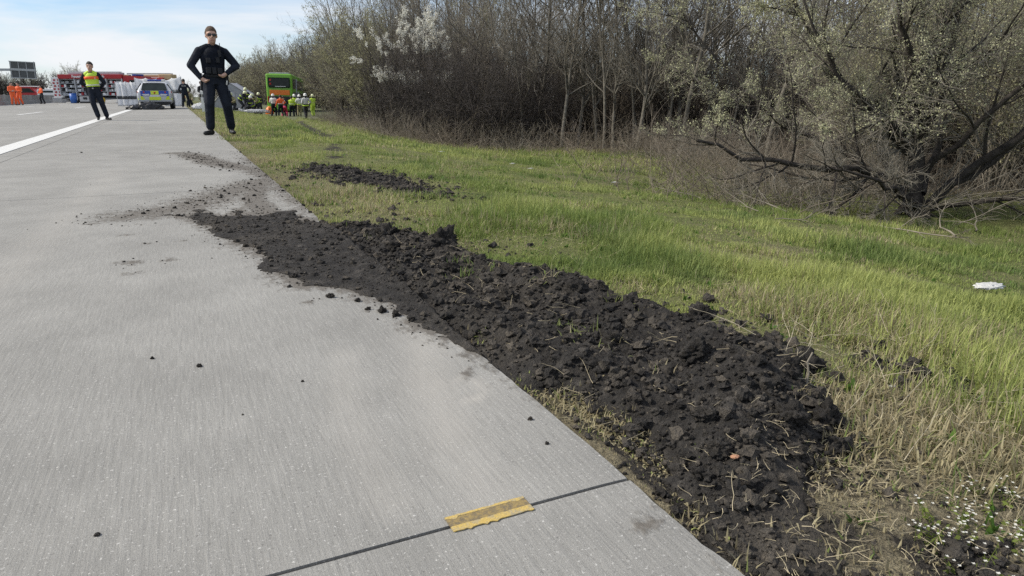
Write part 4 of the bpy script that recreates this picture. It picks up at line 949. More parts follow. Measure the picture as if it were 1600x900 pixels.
# officer on the concrete edge, hands on his belt
o, au, sv, fw, hd = person('officer in dark uniform and sunglasses standing hands on belt at the concrete edge', (.74, 14.85, 0), R(2), 1.96, dict(top=NAVY, leg=NAVY, bulk=1.06),
    dict(pel=(.0, 0, .955), neck=(.01, .02, 1.475), head=(.025, -.01, 1.68), hl=(.195, -.155, 1.04), hr=(-.225, -.11, .965), hld=(-.75, -.45, -.45), hrd=(.75, -.45, -.45), fl=(.20, .05, 0), fr=(-.15, -.06, 0), tl=.15, tr=-.75, el=(1, .45, .15), er=(-1, .35, .05), sw=.205, yaw=.06),
    vox=.0095, hair=HAIR_B, glasses=True, vest=(mat('vest_black', (.008, .0105, .017), .8, .3, 20, .4, 60, spec=.15), .09, .47))
for (x, h_, w_, hh) in ((-.09, .13, .08, .10), (.0, .13, .07, .11), (.09, .13, .08, .10), (-.08, .30, .07, .08), (.07, .31, .06, .09)):
    c_ = au(h_)+sv*x+V3(0, -.152, 0); MB().box(tuple(c_), (w_, .045, hh), None, .008).build('pouch', BLACK, o)
MB().box(tuple(au(.40)+sv*.11+V3(0, -.14, .02)), (.045, .04, .11), None, .006).cyl(tuple(au(.47)+sv*.12+V3(0, -.13, 0)), tuple(au(.60)+sv*.125+V3(0, -.11, 0)), .006).build('radio', BLACK, o)
b = MB(); b.loft([ell_ring((0, 0, .975), .178, .128), ell_ring((0, 0, .98), .186, .136), ell_ring((0, 0, 1.02), .186, .136), ell_ring((0, 0, 1.025), .178, .128)], False); b.build('belt', BLACK, o, True)
MB().box((-.205, .0, .86), (.055, .10, .22), Matrix.Rotation(.12, 3, 'Y'), .012).box((-.21, -.02, 1.0), (.035, .06, .09), None, .01).build('holster', BLACK, o)
MB().box((.200, -.02, .93), (.06, .09, .16), None, .012).build('belt_pouch', BLACK, o); MB().box((.185, -.135, .885), (.022, .012, .075), Matrix.Rotation(.2, 3, 'Y'), .004).build('tag', REFL, o)
MB().box((.215, -.03, .66), (.05, .15, .19), Matrix.Rotation(-.08, 3, 'Y'), .015).build('thigh_pocket', NAVY, o); MB().box((-.18, -.03, .68), (.05, .15, .19), Matrix.Rotation(.08, 3, 'Y'), .015).build('thigh_pocket', NAVY, o)
b = MB(); b.loft([ell_ring(tuple(au(.49)+V3(0, .01, 0)), .105, .085), ell_ring(tuple(au(.53)+V3(0, .005, 0)), .090, .078), ell_ring(tuple(au(.585)+V3(0, .0, 0)), .078, .070)], False); b.build('collar', NAVY, o, True)
# officer in the warning vest
o, au, sv, fw, hd = person('officer in yellow warning vest with orange band standing on the white line', (-2.13, 25.1, .01), R(-6), 1.70, dict(top=NAVY, leg=NAVY, bulk=1.04),
    dict(pel=(-.03, 0, .955), neck=(-.06, .02, 1.475), head=(-.05, -.01, 1.675), hl=(.12, .17, .97), hr=(-.20, .17, .98), fl=(.21, .04, 0), fr=(-.02, -.06, 0), tl=.85, tr=.1, el=(1, .1, 0), er=(-1, .1, 0)),
    vox=.015, hair=HAIR_D, vest=(HI_Y, .085, .47), bands=[(.315, .085, HI_O, .016, 'orange_band'), (.115, .03, REFL, .006, 'reflective_band')])
b = MB(); b.loft([ell_ring((-.03, 0, .965), .178, .126), ell_ring((-.03, 0, .97), .184, .132), ell_ring((-.03, 0, 1.01), .184, .132), ell_ring((-.03, 0, 1.015), .178, .126)], False); b.build('belt', BLACK, o, True)
MB().box((-.03, -.135, .99), (.05, .015, .045), None, .005).build('buckle', METAL, o); MB().box((-.235, .0, .93), (.05, .09, .18), None, .012).build('holster', BLACK, o)
MB().box((.08, -.165, 1.29), (.02, .012, .06), None, .004).build('name_strip', REFL, o)
# officer seen from behind at the screens
o, au, sv, fw, hd = person('officer in black seen from behind beside the white screen', (.70, 52.4, 0), R(175), 1.82, dict(top=NAVY, leg=NAVY, bulk=1.12), dict(fl=(.20, 0, 0), fr=(-.2, .05, 0), hl=(.30, -.18, .95), hr=(-.30, -.15, .98)), vox=.018, hair=HAIR_D)
def text_mesh(s_, size, ext=.004):
    c_ = bpy.data.curves.new('t', 'FONT'); c_.body = s_; c_.size = size; c_.extrude = ext; c_.offset = size*.02; c_.align_x = 'CENTER'; c_.align_y = 'CENTER'
    to = bpy.data.objects.new('t', c_); COL.objects.link(to); dg = bpy.context.evaluated_depsgraph_get(); me = bpy.data.meshes.new_from_object(to.evaluated_get(dg)); bpy.data.objects.remove(to); return me
link('back_lettering', text_mesh('POLIZEI', .075), REFL, o, tuple(au(.40)+V3(0, .135, 0)), (R(90), 0, R(180)))

G_P = 'rescuers near the bus'
ffb = [(.06, .05, HI_Y, .012, 'reflective_band'), (.30, .05, HI_Y, .014, 'reflective_band')]
stand = dict(fl=(.14, .03, 0), fr=(-.14, -.03, 0), hl=(.22, -.25, 1.05), hr=(-.24, -.22, 1.0))
bend = dict(pel=(0, .06, .86), neck=(0, -.26, 1.26), head=(0, -.40, 1.36), hl=(.16, -.52, .72), hr=(-.16, -.5, .70), fl=(.16, .1, 0), fr=(-.16, -.05, 0))
kneel = dict(pel=(0, .12, .50), neck=(0, -.08, .98), head=(0, -.16, 1.16), hl=(.16, -.42, .55), hr=(-.16, -.40, .5), fl=(.14, .42, .02), fr=(-.16, -.18, 0), kl=(0, -1, -.3), kr=(0, -1, .5))
def pp(label, x, y, rz, H, mats, pose, **k):
    r_ = np.random.default_rng(int(x*97+y*13)); pose = {q: (v if q in ('pel', 'neck', 'kl', 'kr') else tuple(np.array(v, float)+r_.normal(0, 1, 3)*np.array([.05, .05, .0 if q[0] == 'f' else .07 if q[0] == 'h' and len(q) == 2 else .01]))) for q, v in pose.items()}
    return person(label, (x, y, gz(x, y)+.005), rz, H, mats, pose, vox=.028, group=G_P, fingers=True, **k)
# five around the stretcher on the grass
pp('firefighter in dark gear with pale helmet bending over the stretcher', 4.30, 54.6, R(70), 1.75, dict(top=FF_DARK, leg=FF_DARK, bulk=1.15, hand=BLACK), bend, helmet=HELM, bands=ffb)
pp('firefighter with breathing set and pale helmet standing behind the stretcher', 4.75, 55.4, R(10), 1.80, dict(top=FF_DARK, leg=FF_DARK, bulk=1.2, hand=BLACK), stand, helmet=HELM, bands=ffb)
pp('kneeling firefighter in dark gear beside the stretcher', 4.95, 54.3, R(-30), 1.78, dict(top=FF_DARK, leg=FF_DARK, bulk=1.15, hand=BLACK), kneel, helmet=HELM_W, bands=ffb)
pp('firefighter in tan coat bending at the head of the stretcher', 5.45, 54.9, R(-60), 1.78, dict(top=FF_TAN, leg=FF_DARK, bulk=1.18, hand=BLACK), bend, helmet=HELM, bands=ffb)
pp('firefighter in dark gear standing alone between stretcher and bus', 6.15, 60.6, R(20), 1.78, dict(top=FF_DARK, leg=FF_DARK, bulk=1.12, hand=BLACK), stand, helmet=HELM, bands=ffb)
pp('firefighter crouching behind the legs of the grey tent', 3.55, 51.5, R(-40), 1.7, dict(top=FF_TAN, leg=FF_DARK, bulk=1.15), kneel, helmet=HELM)
# group behind the bus
pp('rescuer in long white coat at the corner of the green bus', 7.25, 60.6, R(150), 1.82, dict(top=WHITE_C, leg=NAVY, bulk=1.2), stand, helmet=HELM_W)
pp('medic in bright orange jacket and dark trousers behind the bus', 7.72, 60.0, R(190), 1.72, dict(top=HI_O, leg=NAVY, bulk=1.18), stand, hair=HAIR_D, bands=[(.10, .04, REFL, .012, 'reflective_band')])
pp('medic in pink trousers bending beside the orange-jacketed medic', 8.10, 60.9, R(165), 1.72, dict(top=BLACK, leg=PINK, bulk=1.1), bend, helmet=HELM_W)
pp('rescuer in yellow jacket with dark trousers, legs apart behind the bus', 8.52, 59.6, R(170), 1.72, dict(top=HI_Y, leg=NAVY, bulk=1.12), dict(fl=(.26, .05, 0), fr=(-.2, -.05, 0), hl=(.2, -.25, 1.05), hr=(-.2, -.25, 1.05)), hair=HAIR_D, bands=[(.18, .04, REFL, .012, 'reflective_band')])
pp('rescuer in yellow jacket and white helmet facing the bus', 9.02, 61.4, R(185), 1.80, dict(top=HI_Y, leg=FF_DARK, bulk=1.15), stand, helmet=HELM_W, bands=[(.18, .04, REFL, .012, 'reflective_band')])
pp('rescuer in white tabard over tan gear seen from behind', 9.25, 60.3, R(178), 1.78, dict(top=WHITE_C, leg=FF_TAN, bulk=1.25), stand, helmet=HELM_W, bands=[(.02, .06, HI_Y, .012, 'yellow_hem')])
pp('firefighter with yellow reflective bands on dark trousers walking to the bus', 8.56, 53.0, R(188), 1.80, dict(top=WHITE_C, leg=FF_DARK, bulk=1.12), dict(fl=(.10, .15, 0), fr=(-.08, -.15, 0), hl=(.2, -.2, 1.0), hr=(-.22, -.2, 1.05)), helmet=HELM_W, bands=[(-.06, .09, HI_Y, .02, 'yellow_hem')])
pp('rescuer all in fluorescent yellow at the bushes beside the bus', 10.3, 60.2, R(200), 1.84, dict(top=HI_Y, leg=HI_Y, bulk=1.2), stand, helmet=HELM)
pp('dark-clad rescuer between yellow jackets and bus', 8.25, 62.2, R(180), 1.76, dict(top=BLACK, leg=NAVY, bulk=1.05), stand, hair=HAIR_D)
# others
pp('dark figure standing on the grass beyond the delineator post', 1.55, 46.5, R(30), 1.62, dict(top=BLACK, leg=BLACK, bulk=1.0), stand, hair=HAIR_D)
pp('crouching rescuer in front of the officer beside the screen', .95, 54.6, R(0), 1.7, dict(top=FF_TAN, leg=FF_DARK, bulk=1.1), kneel, helmet=HELM)
G_O = 'workers in orange at the central barrier'
arm = dict(fl=(.14, .03, 0), fr=(-.14, -.03, 0), hl=(.08, -.24, 1.12), hr=(-.10, -.24, 1.14))
person('worker in full orange suit standing at the central barrier', (-11.55, 68.5, .0), R(30), 1.80, dict(top=HI_O, leg=HI_O, bulk=1.2), arm, vox=.028, group=G_O, hair=HAIR_D, bands=[(.12, .04, REFL, .012, 'reflective_band')])
person('worker in full orange suit close behind his orange-clad colleague', (-11.35, 70.0, .0), R(-30), 1.80, dict(top=HI_O, leg=HI_O, bulk=1.2), arm, vox=.028, group=G_O, hair=HAIR_D, bands=[(.12, .04, REFL, .012, 'reflective_band')])
person('worker in orange jacket and black trousers leaning on the barrier', (-11.15, 79.5, .0), R(-60), 1.72, dict(top=HI_O, leg=BLACK, bulk=1.15), dict(fl=(.25, .05, 0), fr=(-.2, -.05, 0), hl=(.2, -.25, 1.0), hr=(-.2, -.25, 1.0)), vox=.028, group=G_O, hair=HAIR_D)

# ------------------------------------------------------------------ vehicles
RUBBER = mat('tyre_rubber', (.015, .015, .015), .85, .2, 20, .3, 60); ALLOY = mat('alloy', (.45, .45, .46), .35, .05, 10, metal=.7); SILVER = mat('car_silver', (.52, .53, .54), .3, .03, 4, metal=.25); GLASS = mat('tinted_glass', (.018, .024, .022), .22, .3, 3, spec=.25)
P_BLUE = mat('police_blue', (.010, .060, .36), .35, .05, 5); P_YEL = mat('police_neon_yellow', (.62, .72, .04), .4, .05, 5); TAIL = mat('tail_lamp_red', (.42, .018, .012), .2, .1, 20); PLASTIC = mat('black_plastic', (.016, .016, .017), .55, .2, 12)
PLATE_W = mat('white_plate', (.70, .70, .68), .4, .05, 30); LAMP_B = mat('beacon_blue', (.02, .06, .30), .15, .1, 20); FIRE_RED = mat('fire_red', (.36, .012, .016), .35, .08, 2); GREY_L = mat('light_grey_metal', (.42, .43, .44), .5, .12, 5, .2, 40); GREY_D = mat('dark_grey_metal', (.085, .088, .09), .6, .2, 5, .2, 40)
WHITE_P = mat('white_paint', (.74, .74, .73), .4, .06, 3); BUS_G = mat('bus_green', (.18, .42, .035), .35, .10, 1.5, .1, 20); BUS_O = mat('bus_orange', (.80, .20, .02), .45, .06, 3); BLUE_P = mat('blue_plastic', (.03, .12, .42), .45, .1, 4); YEL_P = mat('machine_yellow', (.70, .48, .03), .45, .1, 4)
TAN_P = mat('tan_box', (.50, .36, .20), .6, .1, 3); BROWN_E = mat('equipment_brown', (.30, .16, .10), .7, .2, 5)
def wheel(parent, c, r_, w_, axis='X'):
    d = Vector((1, 0, 0)) if axis == 'X' else Vector((0, 1, 0)); c = Vector(c)
    t = MB(); n = 28; rs = []
    for o_, k in ((-.5, .78), (-.5, .93), (-.36, 1), (.36, 1), (.5, .93), (.5, .78)):
        e1 = Vector((0, 0, 1)); e2 = d.cross(e1); rs.append([tuple(c+d*w_*o_+(e1*math.cos(a)+e2*math.sin(a))*r_*k) for a in [i*2*math.pi/n for i in range(n)]])
    t.loft(rs); wo_ = t.build('wheel', RUBBER, parent, False)
    b = MB().cyl(tuple(c-d*w_*.52), tuple(c+d*w_*.52), r_*.66, n=20)
    for i in range(5):
        a = i*1.2566; e = Vector((0, 0, 1))*math.cos(a)+d.cross(Vector((0, 0, 1)))*math.sin(a); b.cyl(tuple(c-d*w_*.54), tuple(c+d*w_*.54), .04)
        b.cyl(tuple(c+e*r_*.38-d*w_*.55), tuple(c+e*r_*.38+d*w_*.55), r_*.11, n=8)
    b.build('rim', ALLOY, wo_)
# police estate car seen from the rear
car = empty('police_car', 'silver police car with blue and neon yellow panels parked before the white screens', 'car', (-.90, 47.3, 0), R(-1))
st = [(-2.37,.70,.42,.70,.72,.50),(-2.35,.86,.30,.94,.97,.60),(-2.24,.91,.24,1.00,1.04,.74),(-1.95,.915,.22,1.01,1.34,.66),(-1.72,.915,.22,1.01,1.47,.60),(-1.0,.92,.20,1.00,1.53,.62),(.1,.92,.20,.99,1.53,.62),(.75,.92,.20,.98,1.46,.60),(1.35,.915,.22,.97,1.16,.66),(1.62,.90,.22,.95,1.0,.70),(2.1,.86,.26,.82,.86,.70),(2.33,.74,.36,.66,.70,.60)]
rings = []
for y, wd, zb, zbelt, zr, wr in st:
    hlf = [(0, zb), (wd*.75, zb), (wd*.95, zb+.10), (wd, (zb+zbelt)/2), (wd*.97, zbelt), (wr+(wd-wr)*.45, zbelt+(zr-zbelt)*.55), (wr, zr-(zr-zbelt)*.06), (wr*.6, zr)]
    rings.append([(x, y, z) for x, z in hlf]+[(0, y, zr+.005)]+[(-x, y, z) for x, z in hlf[:0:-1]])
body = MB().loft(rings).build('body', SILVER, car, True)
md = body.modifiers.new('s', 'SUBSURF'); md.levels = 1; md.render_levels = 2
def rq(nm, m, pts, t=.012, par=None):
    """thin panel from four outer points, thickened forwards (+Y)"""
    b = MB(); b.loft([[p for p in pts], [(p[0], p[1]+t, p[2]) for p in pts]]); return b.build(nm, m, par or car)
rq('rear_window', GLASS, [(-.66,-2.305,1.04),(.66,-2.305,1.04),(.555,-1.84,1.43),(-.555,-1.84,1.43)], .03)
hatch = rq('tailgate', P_BLUE, [(-.70,-2.385,.72),(.70,-2.385,.72),(.72,-2.335,1.00),(-.72,-2.335,1.00)], .05)
rq('yellow_panel', P_YEL, [(-.20,-2.395,.80),(.20,-2.395,.80),(.20,-2.35,1.00),(-.20,-2.35,1.00)], .05, hatch); rq('lower_yellow_panel', P_YEL, [(-.30,-2.425,.50),(.30,-2.425,.50),(.30,-2.40,.68),(-.30,-2.40,.68)], .06)
rq('number_plate', PLATE_W, [(-.26,-2.405,.68),(.26,-2.405,.68),(.26,-2.40,.79),(-.26,-2.40,.79)], .02, hatch)
MB().ball((0, -2.385, .895), .055, 2, (1, .4, 1)).build('emblem', mat('emblem_red', (.40, .05, .02), .4, .2, 30), hatch, True)
for s_ in (-1, 1):
    rq('corner_panel', P_YEL, [(s_*.50,-2.41,.52),(s_*.86,-2.33,.52),(s_*.86,-2.27,.90),(s_*.66,-2.375,.76)], .06)
    rq('stripe', PLATE_W, [(s_*.28,-2.402,.74),(s_*.56,-2.392,.74),(s_*.66,-2.385,.82),(s_*.28,-2.395,.84)], .03, hatch)
    rq('tail_light', TAIL, [(s_*.50,-2.375,.88),(s_*.88,-2.29,.88),(s_*.87,-2.25,.98),(s_*.50,-2.355,.98)], .08)
    MB().box((s_*.98, .75, 1.0), (.16, .10, .12), None, .03).build('wing_mirror', SILVER, car)
    rq('side_window', GLASS, [(s_*.915,-1.9,1.03),(s_*.915,1.2,1.03),(s_*.68,.7,1.40),(s_*.68,-1.7,1.42)], .01)
    for y in (-1.42, 1.42): wheel(car, (s_*.80, y, .335), .335, .22)
rq('bumper_strip', GREY_L, [(-.84,-2.41,.42),(.84,-2.41,.42),(.84,-2.41,.52),(-.84,-2.41,.52)], .10)
MB().box((0, -2.30, .33), (1.52, .22, .17), None, .03).build('rear_diffuser', PLASTIC, car)
lb = MB().box((0, -.35, 1.60), (1.12, .26, .10), None, .03).build('light_bar', LAMP_B, car)
for s_ in (-1, 1): MB().box((s_*.46, -.35, 1.605), (.2, .29, .12), None, .03).build('light_end', PLATE_W, lb)
MB().box((0, -1.72, 1.49), (.9, .12, .03), None, .01).build('roof_spoiler', SILVER, car)
# heap of black sacks by the car
def crumple(name, m, c, d, seed, parent=None, label=None):
    r = np.random.default_rng(seed); b = MB(); b.ball((0, 0, 0), 1, 4)
    for v in b.bm.verts:
        p = v.co.copy(); k = 1+.45*abs(mnoise.noise(p*2.2+Vector((seed, 0, 0))))+.25*mnoise.noise(p*5+Vector((0, seed, 0)))
        v.co = Vector((p.x*d[0]*k, p.y*d[1]*k, max(p.z, -.25)*d[2]*k))
    return b.build(name, m, parent, True, c)
BAGM = mat('black_sheet', (.012, .012, .014), .35, .3, 9, .8, 14)
for i, (x, y, dx, dz, lb_) in enumerate([(-1.95, 44.2, .42, .20, 'crumpled black sack lying on the white line'), (-1.25, 44.0, .55, .32, 'larger black sack heaped behind the police car'), (-.85, 44.4, .30, .20, 'small black sack tucked against the larger sack')]):
    tag(crumple('black_sack', BAGM, (x, y, .05), (dx, .4, dz), 3+i), lb_, 'sack', 'black sacks behind the police car')
# privacy screens
FAB = mat('white_sheet', (.80, .81, .83), .7, .03, 2, .05, 6, trans=.5); FAB_ = 0; BAND = mat('black_mesh_band', (.045, .05, .055), .8, .2, 20)
def screen(label, x0, y0, x1, y1, h0, h1, nf, band, seed):
    o = empty('privacy_screen', label, 'screen', (x0, y0, 0), math.atan2(y1-y0, x1-x0), 'white privacy screens across the carriageway'); L = math.hypot(x1-x0, y1-y0); r = np.random.default_rng(seed)
    nx, nz = nf*8, 14
    def yy_(u, t): return .16*math.sin(u*nf*math.pi)*(.5+.5*t)+.008*math.sin(u*23+t*5)+.01*math.sin(t*6+u*9)
    V = []; 
    for j in range(nz+1):
        for i in range(nx+1):
            u, t = i/nx, j/nz; top = h0+(h1-h0)*u-.09*abs(math.sin(u*nf*math.pi))**.7
            V.append((u*L, yy_(u, t), .02+t*top))
    Q = [(j*(nx+1)+i, j*(nx+1)+i+1, (j+1)*(nx+1)+i+1, (j+1)*(nx+1)+i) for j in range(nz) for i in range(nx)]
    me = np_mesh('sheet', V, Q); so = link('sheet', me, FAB, o); sm = so.modifiers.new('t', 'SOLIDIFY'); sm.thickness = .01
    V = []
    for t in (band[0], band[1]):
        for i in range(nx+1):
            u = i/nx; V.append((u*L, yy_(u, t/h0)-.012, t))
    link('mesh_band', np_mesh('mesh_band', V, [(i, i+1, nx+2+i, nx+1+i) for i in range(nx)]), BAND, o).modifiers.new('t', 'SOLIDIFY').thickness = .008
    for k in range(nf+1):
        u = k/nf; MB().cyl((u*L, .02, 0), (u*L, .02, h0+(h1-h0)*u), .018, n=8).build('pole', GREY_L, o)
    return o
screen('low white screen with black band in front of the fire engine', -3.70, 58.9, -2.35, 58.4, 1.72, 1.72, 4, (.50, .72), 1)
screen('taller white screen joining the police car and the low screen', -2.40, 58.2, -.95, 57.6, 1.98, 1.92, 2, (.98, 1.22), 2)
screen('white screen beyond the police car beside the black-clad officer', -.60, 57.4, .62, 56.9, 1.85, 2.06, 2, (.92, 1.16), 3)
# fire engine, side on
ft = empty('fire_engine', 'red and silver fire engine with open lockers and white lettering across the lanes', 'fire engine', (-7.3, 86.0, 0), R(-25.3))
LB = 6.6; x0 = -3.6
MB().box((x0+LB/2, 1.25, 1.72), (LB, 1.3, 2.3), None, .03).build('body', GREY_D, ft)
rb = MB().box((x0+LB/2, .58, 2.66), (LB+.04, 1.4, .42), None, .03).build('red_band', FIRE_RED, ft)
link('lettering', text_mesh('Feuerwehr Delitzsch', .40, .012), WHITE_P, rb, (x0+3.15, -.135, 2.665), (R(90), 0, 0))
MB().box((x0+LB/2, 1.25, .64), (LB, 1.3, .18)).box((x0+LB/2, .35, .52), (LB, .6, .12)).build('chassis', PLASTIC, ft)
MB().box((x0+3.5, .9, 2.98), (5.3, 1.0, .20), None, .03).build('roof_box', GREY_L, ft)
lad = MB()
for yy in (.45, .75): lad.box((x0+3.5, yy, 3.13), (5.4, .05, .08))
for k in range(14): lad.cyl((x0+.95+k*.39, .45, 3.13), (x0+.95+k*.39, .75, 3.13), .02, n=6)
lad.build('roof_ladder', ALLOY, ft)
for k in range(5):
    xx = x0+.04+k*(LB-.08)/4; MB().box((xx, .25, 1.62), (.09, .74, 1.70)).build('locker_pillar', GREY_L, ft)
rg = np.random.default_rng(5)
for k in range(4):
    xa = x0+.1+k*(LB-.08)/4; wl = (LB-.08)/4-.12
    MB().box((xa+wl/2, .22, 2.40), (wl, .10, .12), None, .02).build('roller_shutter', GREY_L, ft)
    for j in range(4):
        z = .78+j*.40; MB().box((xa+wl/2, .28, z), (wl, .62, .03)).build('shelf', GREY_L, ft)
        u = 0.02
        while u < wl-.15:
            ww = rg.uniform(.14, .42); ww = min(ww, wl-u-.03); hh = rg.uniform(.16, .33); mm = [GREY_L, WHITE_P, PLASTIC, GREY_L, FIRE_RED, METAL, WHITE_P][rg.integers(0, 7)]
            MB().box((xa+u+ww/2, .22+rg.uniform(0, .1), z+.015+hh/2), (ww*.9, .42, hh), None, .02).build('locker_box', mm, ft); u += ww+.02
for xx in (x0+1.35, x0+LB+.75): wheel(ft, (xx, .18, .52), .52, .32, 'Y')
wheel(ft, (x0+1.35, 1.75, .52), .52, .32, 'Y'); wheel(ft, (x0+LB+.75, 1.75, .52), .52, .32, 'Y')
cab = MB().prism([(x0+LB+.05,.55),(x0+LB+2.1,.55),(x0+LB+2.15,1.4),(x0+LB+1.95,2.7),(x0+LB+.05,2.75)], .0, 2.1).build('cab', FIRE_RED, ft)
MB().box((x0+LB+1.25, -.005, 1.95), (1.1, .03, .75), None, .03).build('side_window', GLASS, cab); MB().box((x0+LB+1.2, .9, 2.82), (.4, 1.6, .18), None, .04).build('light_bar', LAMP_B, cab)
MB().box((x0+LB+.3, .3, 2.78), (.5, .3, .14)).build('beacon', TAN_P, cab)
tag(MB().cyl((0, 0, .02), (0, 0, .95), .30, .32, 20).cyl((0, 0, .95), (0, 0, 1.0), .34, .30, 20).build('blue_barrel', BLUE_P, None, True, (-9.3, 85.6, 0)), 'blue plastic barrel standing against the fire engine', 'barrel')
pk = empty('portable_pump', 'yellow portable pump with round reel on the road by the fire engine', 'pump', (-7.0, 84.2, 0), R(-20))
MB().box((0, 0, .30), (.7, .5, .44), None, .05).build('housing', PLASTIC, pk); MB().cyl((.42, -.30, .32), (.42, .05, .32), .27, n=24).build('reel', YEL_P, pk); MB().box((-.25, -.27, .32), (.3, .06, .3), None, .03).build('front_panel', YEL_P, pk); MB().box((0, 0, .06), (1.1, .55, .06)).build('skid', METAL, pk)
gb = empty('generator_box', 'light grey generator box on the road before the open lockers', 'generator', (-8.15, 84.9, 0), R(-25)); MB().box((0, 0, .42), (.95, .5, .5), None, .04).build('housing', GREY_L, gb); MB().box((0, 0, .1), (1.0, .55, .14), None, .02).build('base', PLASTIC, gb)
MB().box((.1, -.26, .5), (.4, .03, .22)).build('control_panel', PLASTIC, gb)
hs = empty('hose_bundle', 'flat grey hose bundle on the road between fire engine and low screen', 'hose', (-4.6, 83.5, 0)); b = MB()
for k in range(5): b.box((.02*k, .1*k, .07+.055*k), (1.7-.12*k, .35, .05), Matrix.Rotation(.1*k, 3, 'Z'), .015)
b.build('hose_layers', GREY_L, hs)
# striped warning panel on a concrete foot
wp = empty('warning_panel', 'upright red and white chequered warning panel on a pale block', 'warning panel', (-11.15, 90.4, 0), R(-25))
MB().box((0, 0, .30), (1.0, .7, .56), None, .04).build('block', GREY_L, wp); pn_ = MB().box((0, 0, 1.62), (.98, .10, 2.1), None, .02).build('panel', WHITE_P, wp)
for k in range(6):
    for j in (-1, 1): MB().box((j*.22+(.05 if k % 2 else -.05), -.06, .82+k*.31), (.22, .03, .17)).build('red_patch', FIRE_RED, pn_)
MB().cyl((-.4, .1, .56), (-.4, .1, 2.75), .03).cyl((.4, .1, .56), (.4, .1, 2.75), .03).build('post', METAL, wp)
# ladder truck behind
lt = empty('ladder_truck', 'red turntable ladder truck parked behind the screens', 'fire engine', (-2.1, 98.0, 0), R(-25))
MB().box((0, 0, 1.75), (3.6, 2.2, 2.2), None, .08).build('cab', FIRE_RED, lt); MB().box((.3, -1.12, 2.15), (1.6, .05, .7), None, .04).build('side_window', GLASS, lt); MB().box((-.4, 0, 3.05), (3.4, 1.2, .28), None, .05).build('roof_box', TAN_P, lt)
MB().box((1.9, 0, 2.95), (1.6, 1.4, .6), None, .08).build('rescue_cage', TAN_P, lt); MB().box((1.4, -.3, 2.3), (1.0, 1.8, .5), None, .05).build('white_panel', WHITE_P, lt)
l_ = MB()
for yy in (-.35, .35): l_.box((-.2, yy, 3.32), (5.2, .08, .14))
for k in range(12): l_.cyl((-2.6+k*.42, -.35, 3.32), (-2.6+k*.42, .35, 3.32), .03, n=6)
l_.build('ladder', GREY_L, lt)
MB().box((0, 0, .62), (3.8, 2.1, .3)).build('chassis', PLASTIC, lt)
for xx in (-1.2, 1.3): wheel(lt, (xx, -.95, .5), .5, .3, 'Y'); wheel(lt, (xx, .95, .5), .5, .3, 'Y')
# small second red truck end seen past the ladder truck
rt = empty('red_van', 'red emergency van half hidden behind the white screen by the officer', 'van', (.2, 100, 0), R(-10)); MB().box((0, 0, 1.6), (2.0, 4.2, 2.3), None, .15, 3).build('body', FIRE_RED, rt); MB().box((0, -2.1, 2.1), (1.6, .05, .7), None, .03).build('rear_window', GLASS, rt)
for sx_ in (-.8, .8):
    for yy in (-1.3, 1.3): wheel(rt, (sx_, yy, .36), .36, .24)
# minibus and ambulance-like van on the opposite carriageway
def van(name, label, x, y, rz, m, L, Hh, low):
    o = empty(name, label, 'van', (x, y, 0), rz); pr = [(-L/2,.35),(L/2,.35),(L/2+.02,.95),(L/2-.55,1.15),(L/2-1.25,Hh),(-L/2+.1,Hh+.03),(-L/2,Hh-.15)]
    MB().prism(pr, -.95, .95).build('body', m, o); MB().prism([(-L/2+.15,1.15),(L/2-.75,1.15),(L/2-1.35,Hh-.16),(-L/2+.15,Hh-.16)], -.97, -.94).build('side_windows', GLASS, o); MB().box((0, 0, Hh+.07), (L*.5, 1.5, .12), None, .04).build('roof_rack', WHITE_P, o)
    MB().box((0, -.96, .62), (L*.98, .03, .3)).build('side_stripe', low, o)
    for xx in (-L/2+.85, L/2-.85): wheel(o, (xx, -.85, .34), .34, .22, 'Y'); wheel(o, (xx, .85, .34), .34, .22, 'Y')
van('minibus', 'dark red minibus with pale roof beyond the central barrier', -17.0, 112, R(-20), FIRE_RED, 3.9, 1.85, WHITE_P)
van('white_van', 'white and red emergency van beyond the central barrier', -13.9, 110.5, R(-20), WHITE_P, 3.6, 1.55, FIRE_RED)
# green double-deck coach on the verge
bx, by = 9.75, 76.0; bus = empty('coach', 'green double-deck coach with orange rear panel standing in the bushes', 'bus', (bx, by, tz(bx, by)-.02), R(-14)); bus.rotation_euler = (R(-1), R(1.0), R(-14))
BWD, BH, BL = 2.55, 3.96, 12.5
MB().box((0, BL/2, .35+(BH-.35)/2), (BWD, BL, BH-.35), None, .16, 4).build('body', BUS_G, bus, True)
rw = MB().box((0, -.005, 3.10), (2.12, .06, .98), None, .12, 3).build('rear_window', GLASS, bus)
MB().box((.1, -.04, 2.74), (1.05, .02, .05)).build('white_marking', WHITE_P, rw)
for z in (3.35, 2.98): MB().box((-.86, -.045, z), (.18, .03, .2), None, .03).build('sticker', TAIL, rw)
MB().box((0, -.02, 2.14), (1.95, .08, .50), None, .03).build('orange_panel', BUS_O, bus)
MB().box((.0, -.02, 1.42), (2.05, .08, .72), None, .06).build('engine_cover', PLASTIC, bus)
MB().box((0, -.02, .7), (2.2, .10, .45), None, .05).build('rear_bumper', BUS_G, bus)
for s_ in (-1, 1): MB().box((s_*1.13, -.02, 1.45), (.14, .06, .62), None, .03).build('tail_light', TAIL, bus)
for z, hh in ((3.05, .98), (1.70, 1.05)):
    for k in range(6): MB().box((1.28, 1.2+k*1.9, z), (.03, 1.88, hh), None, .008).build('side_window', GLASS, bus); MB().box((-1.28, 1.2+k*1.9, z), (.03, 1.82, hh), None, .008).build('side_window', GLASS, bus)
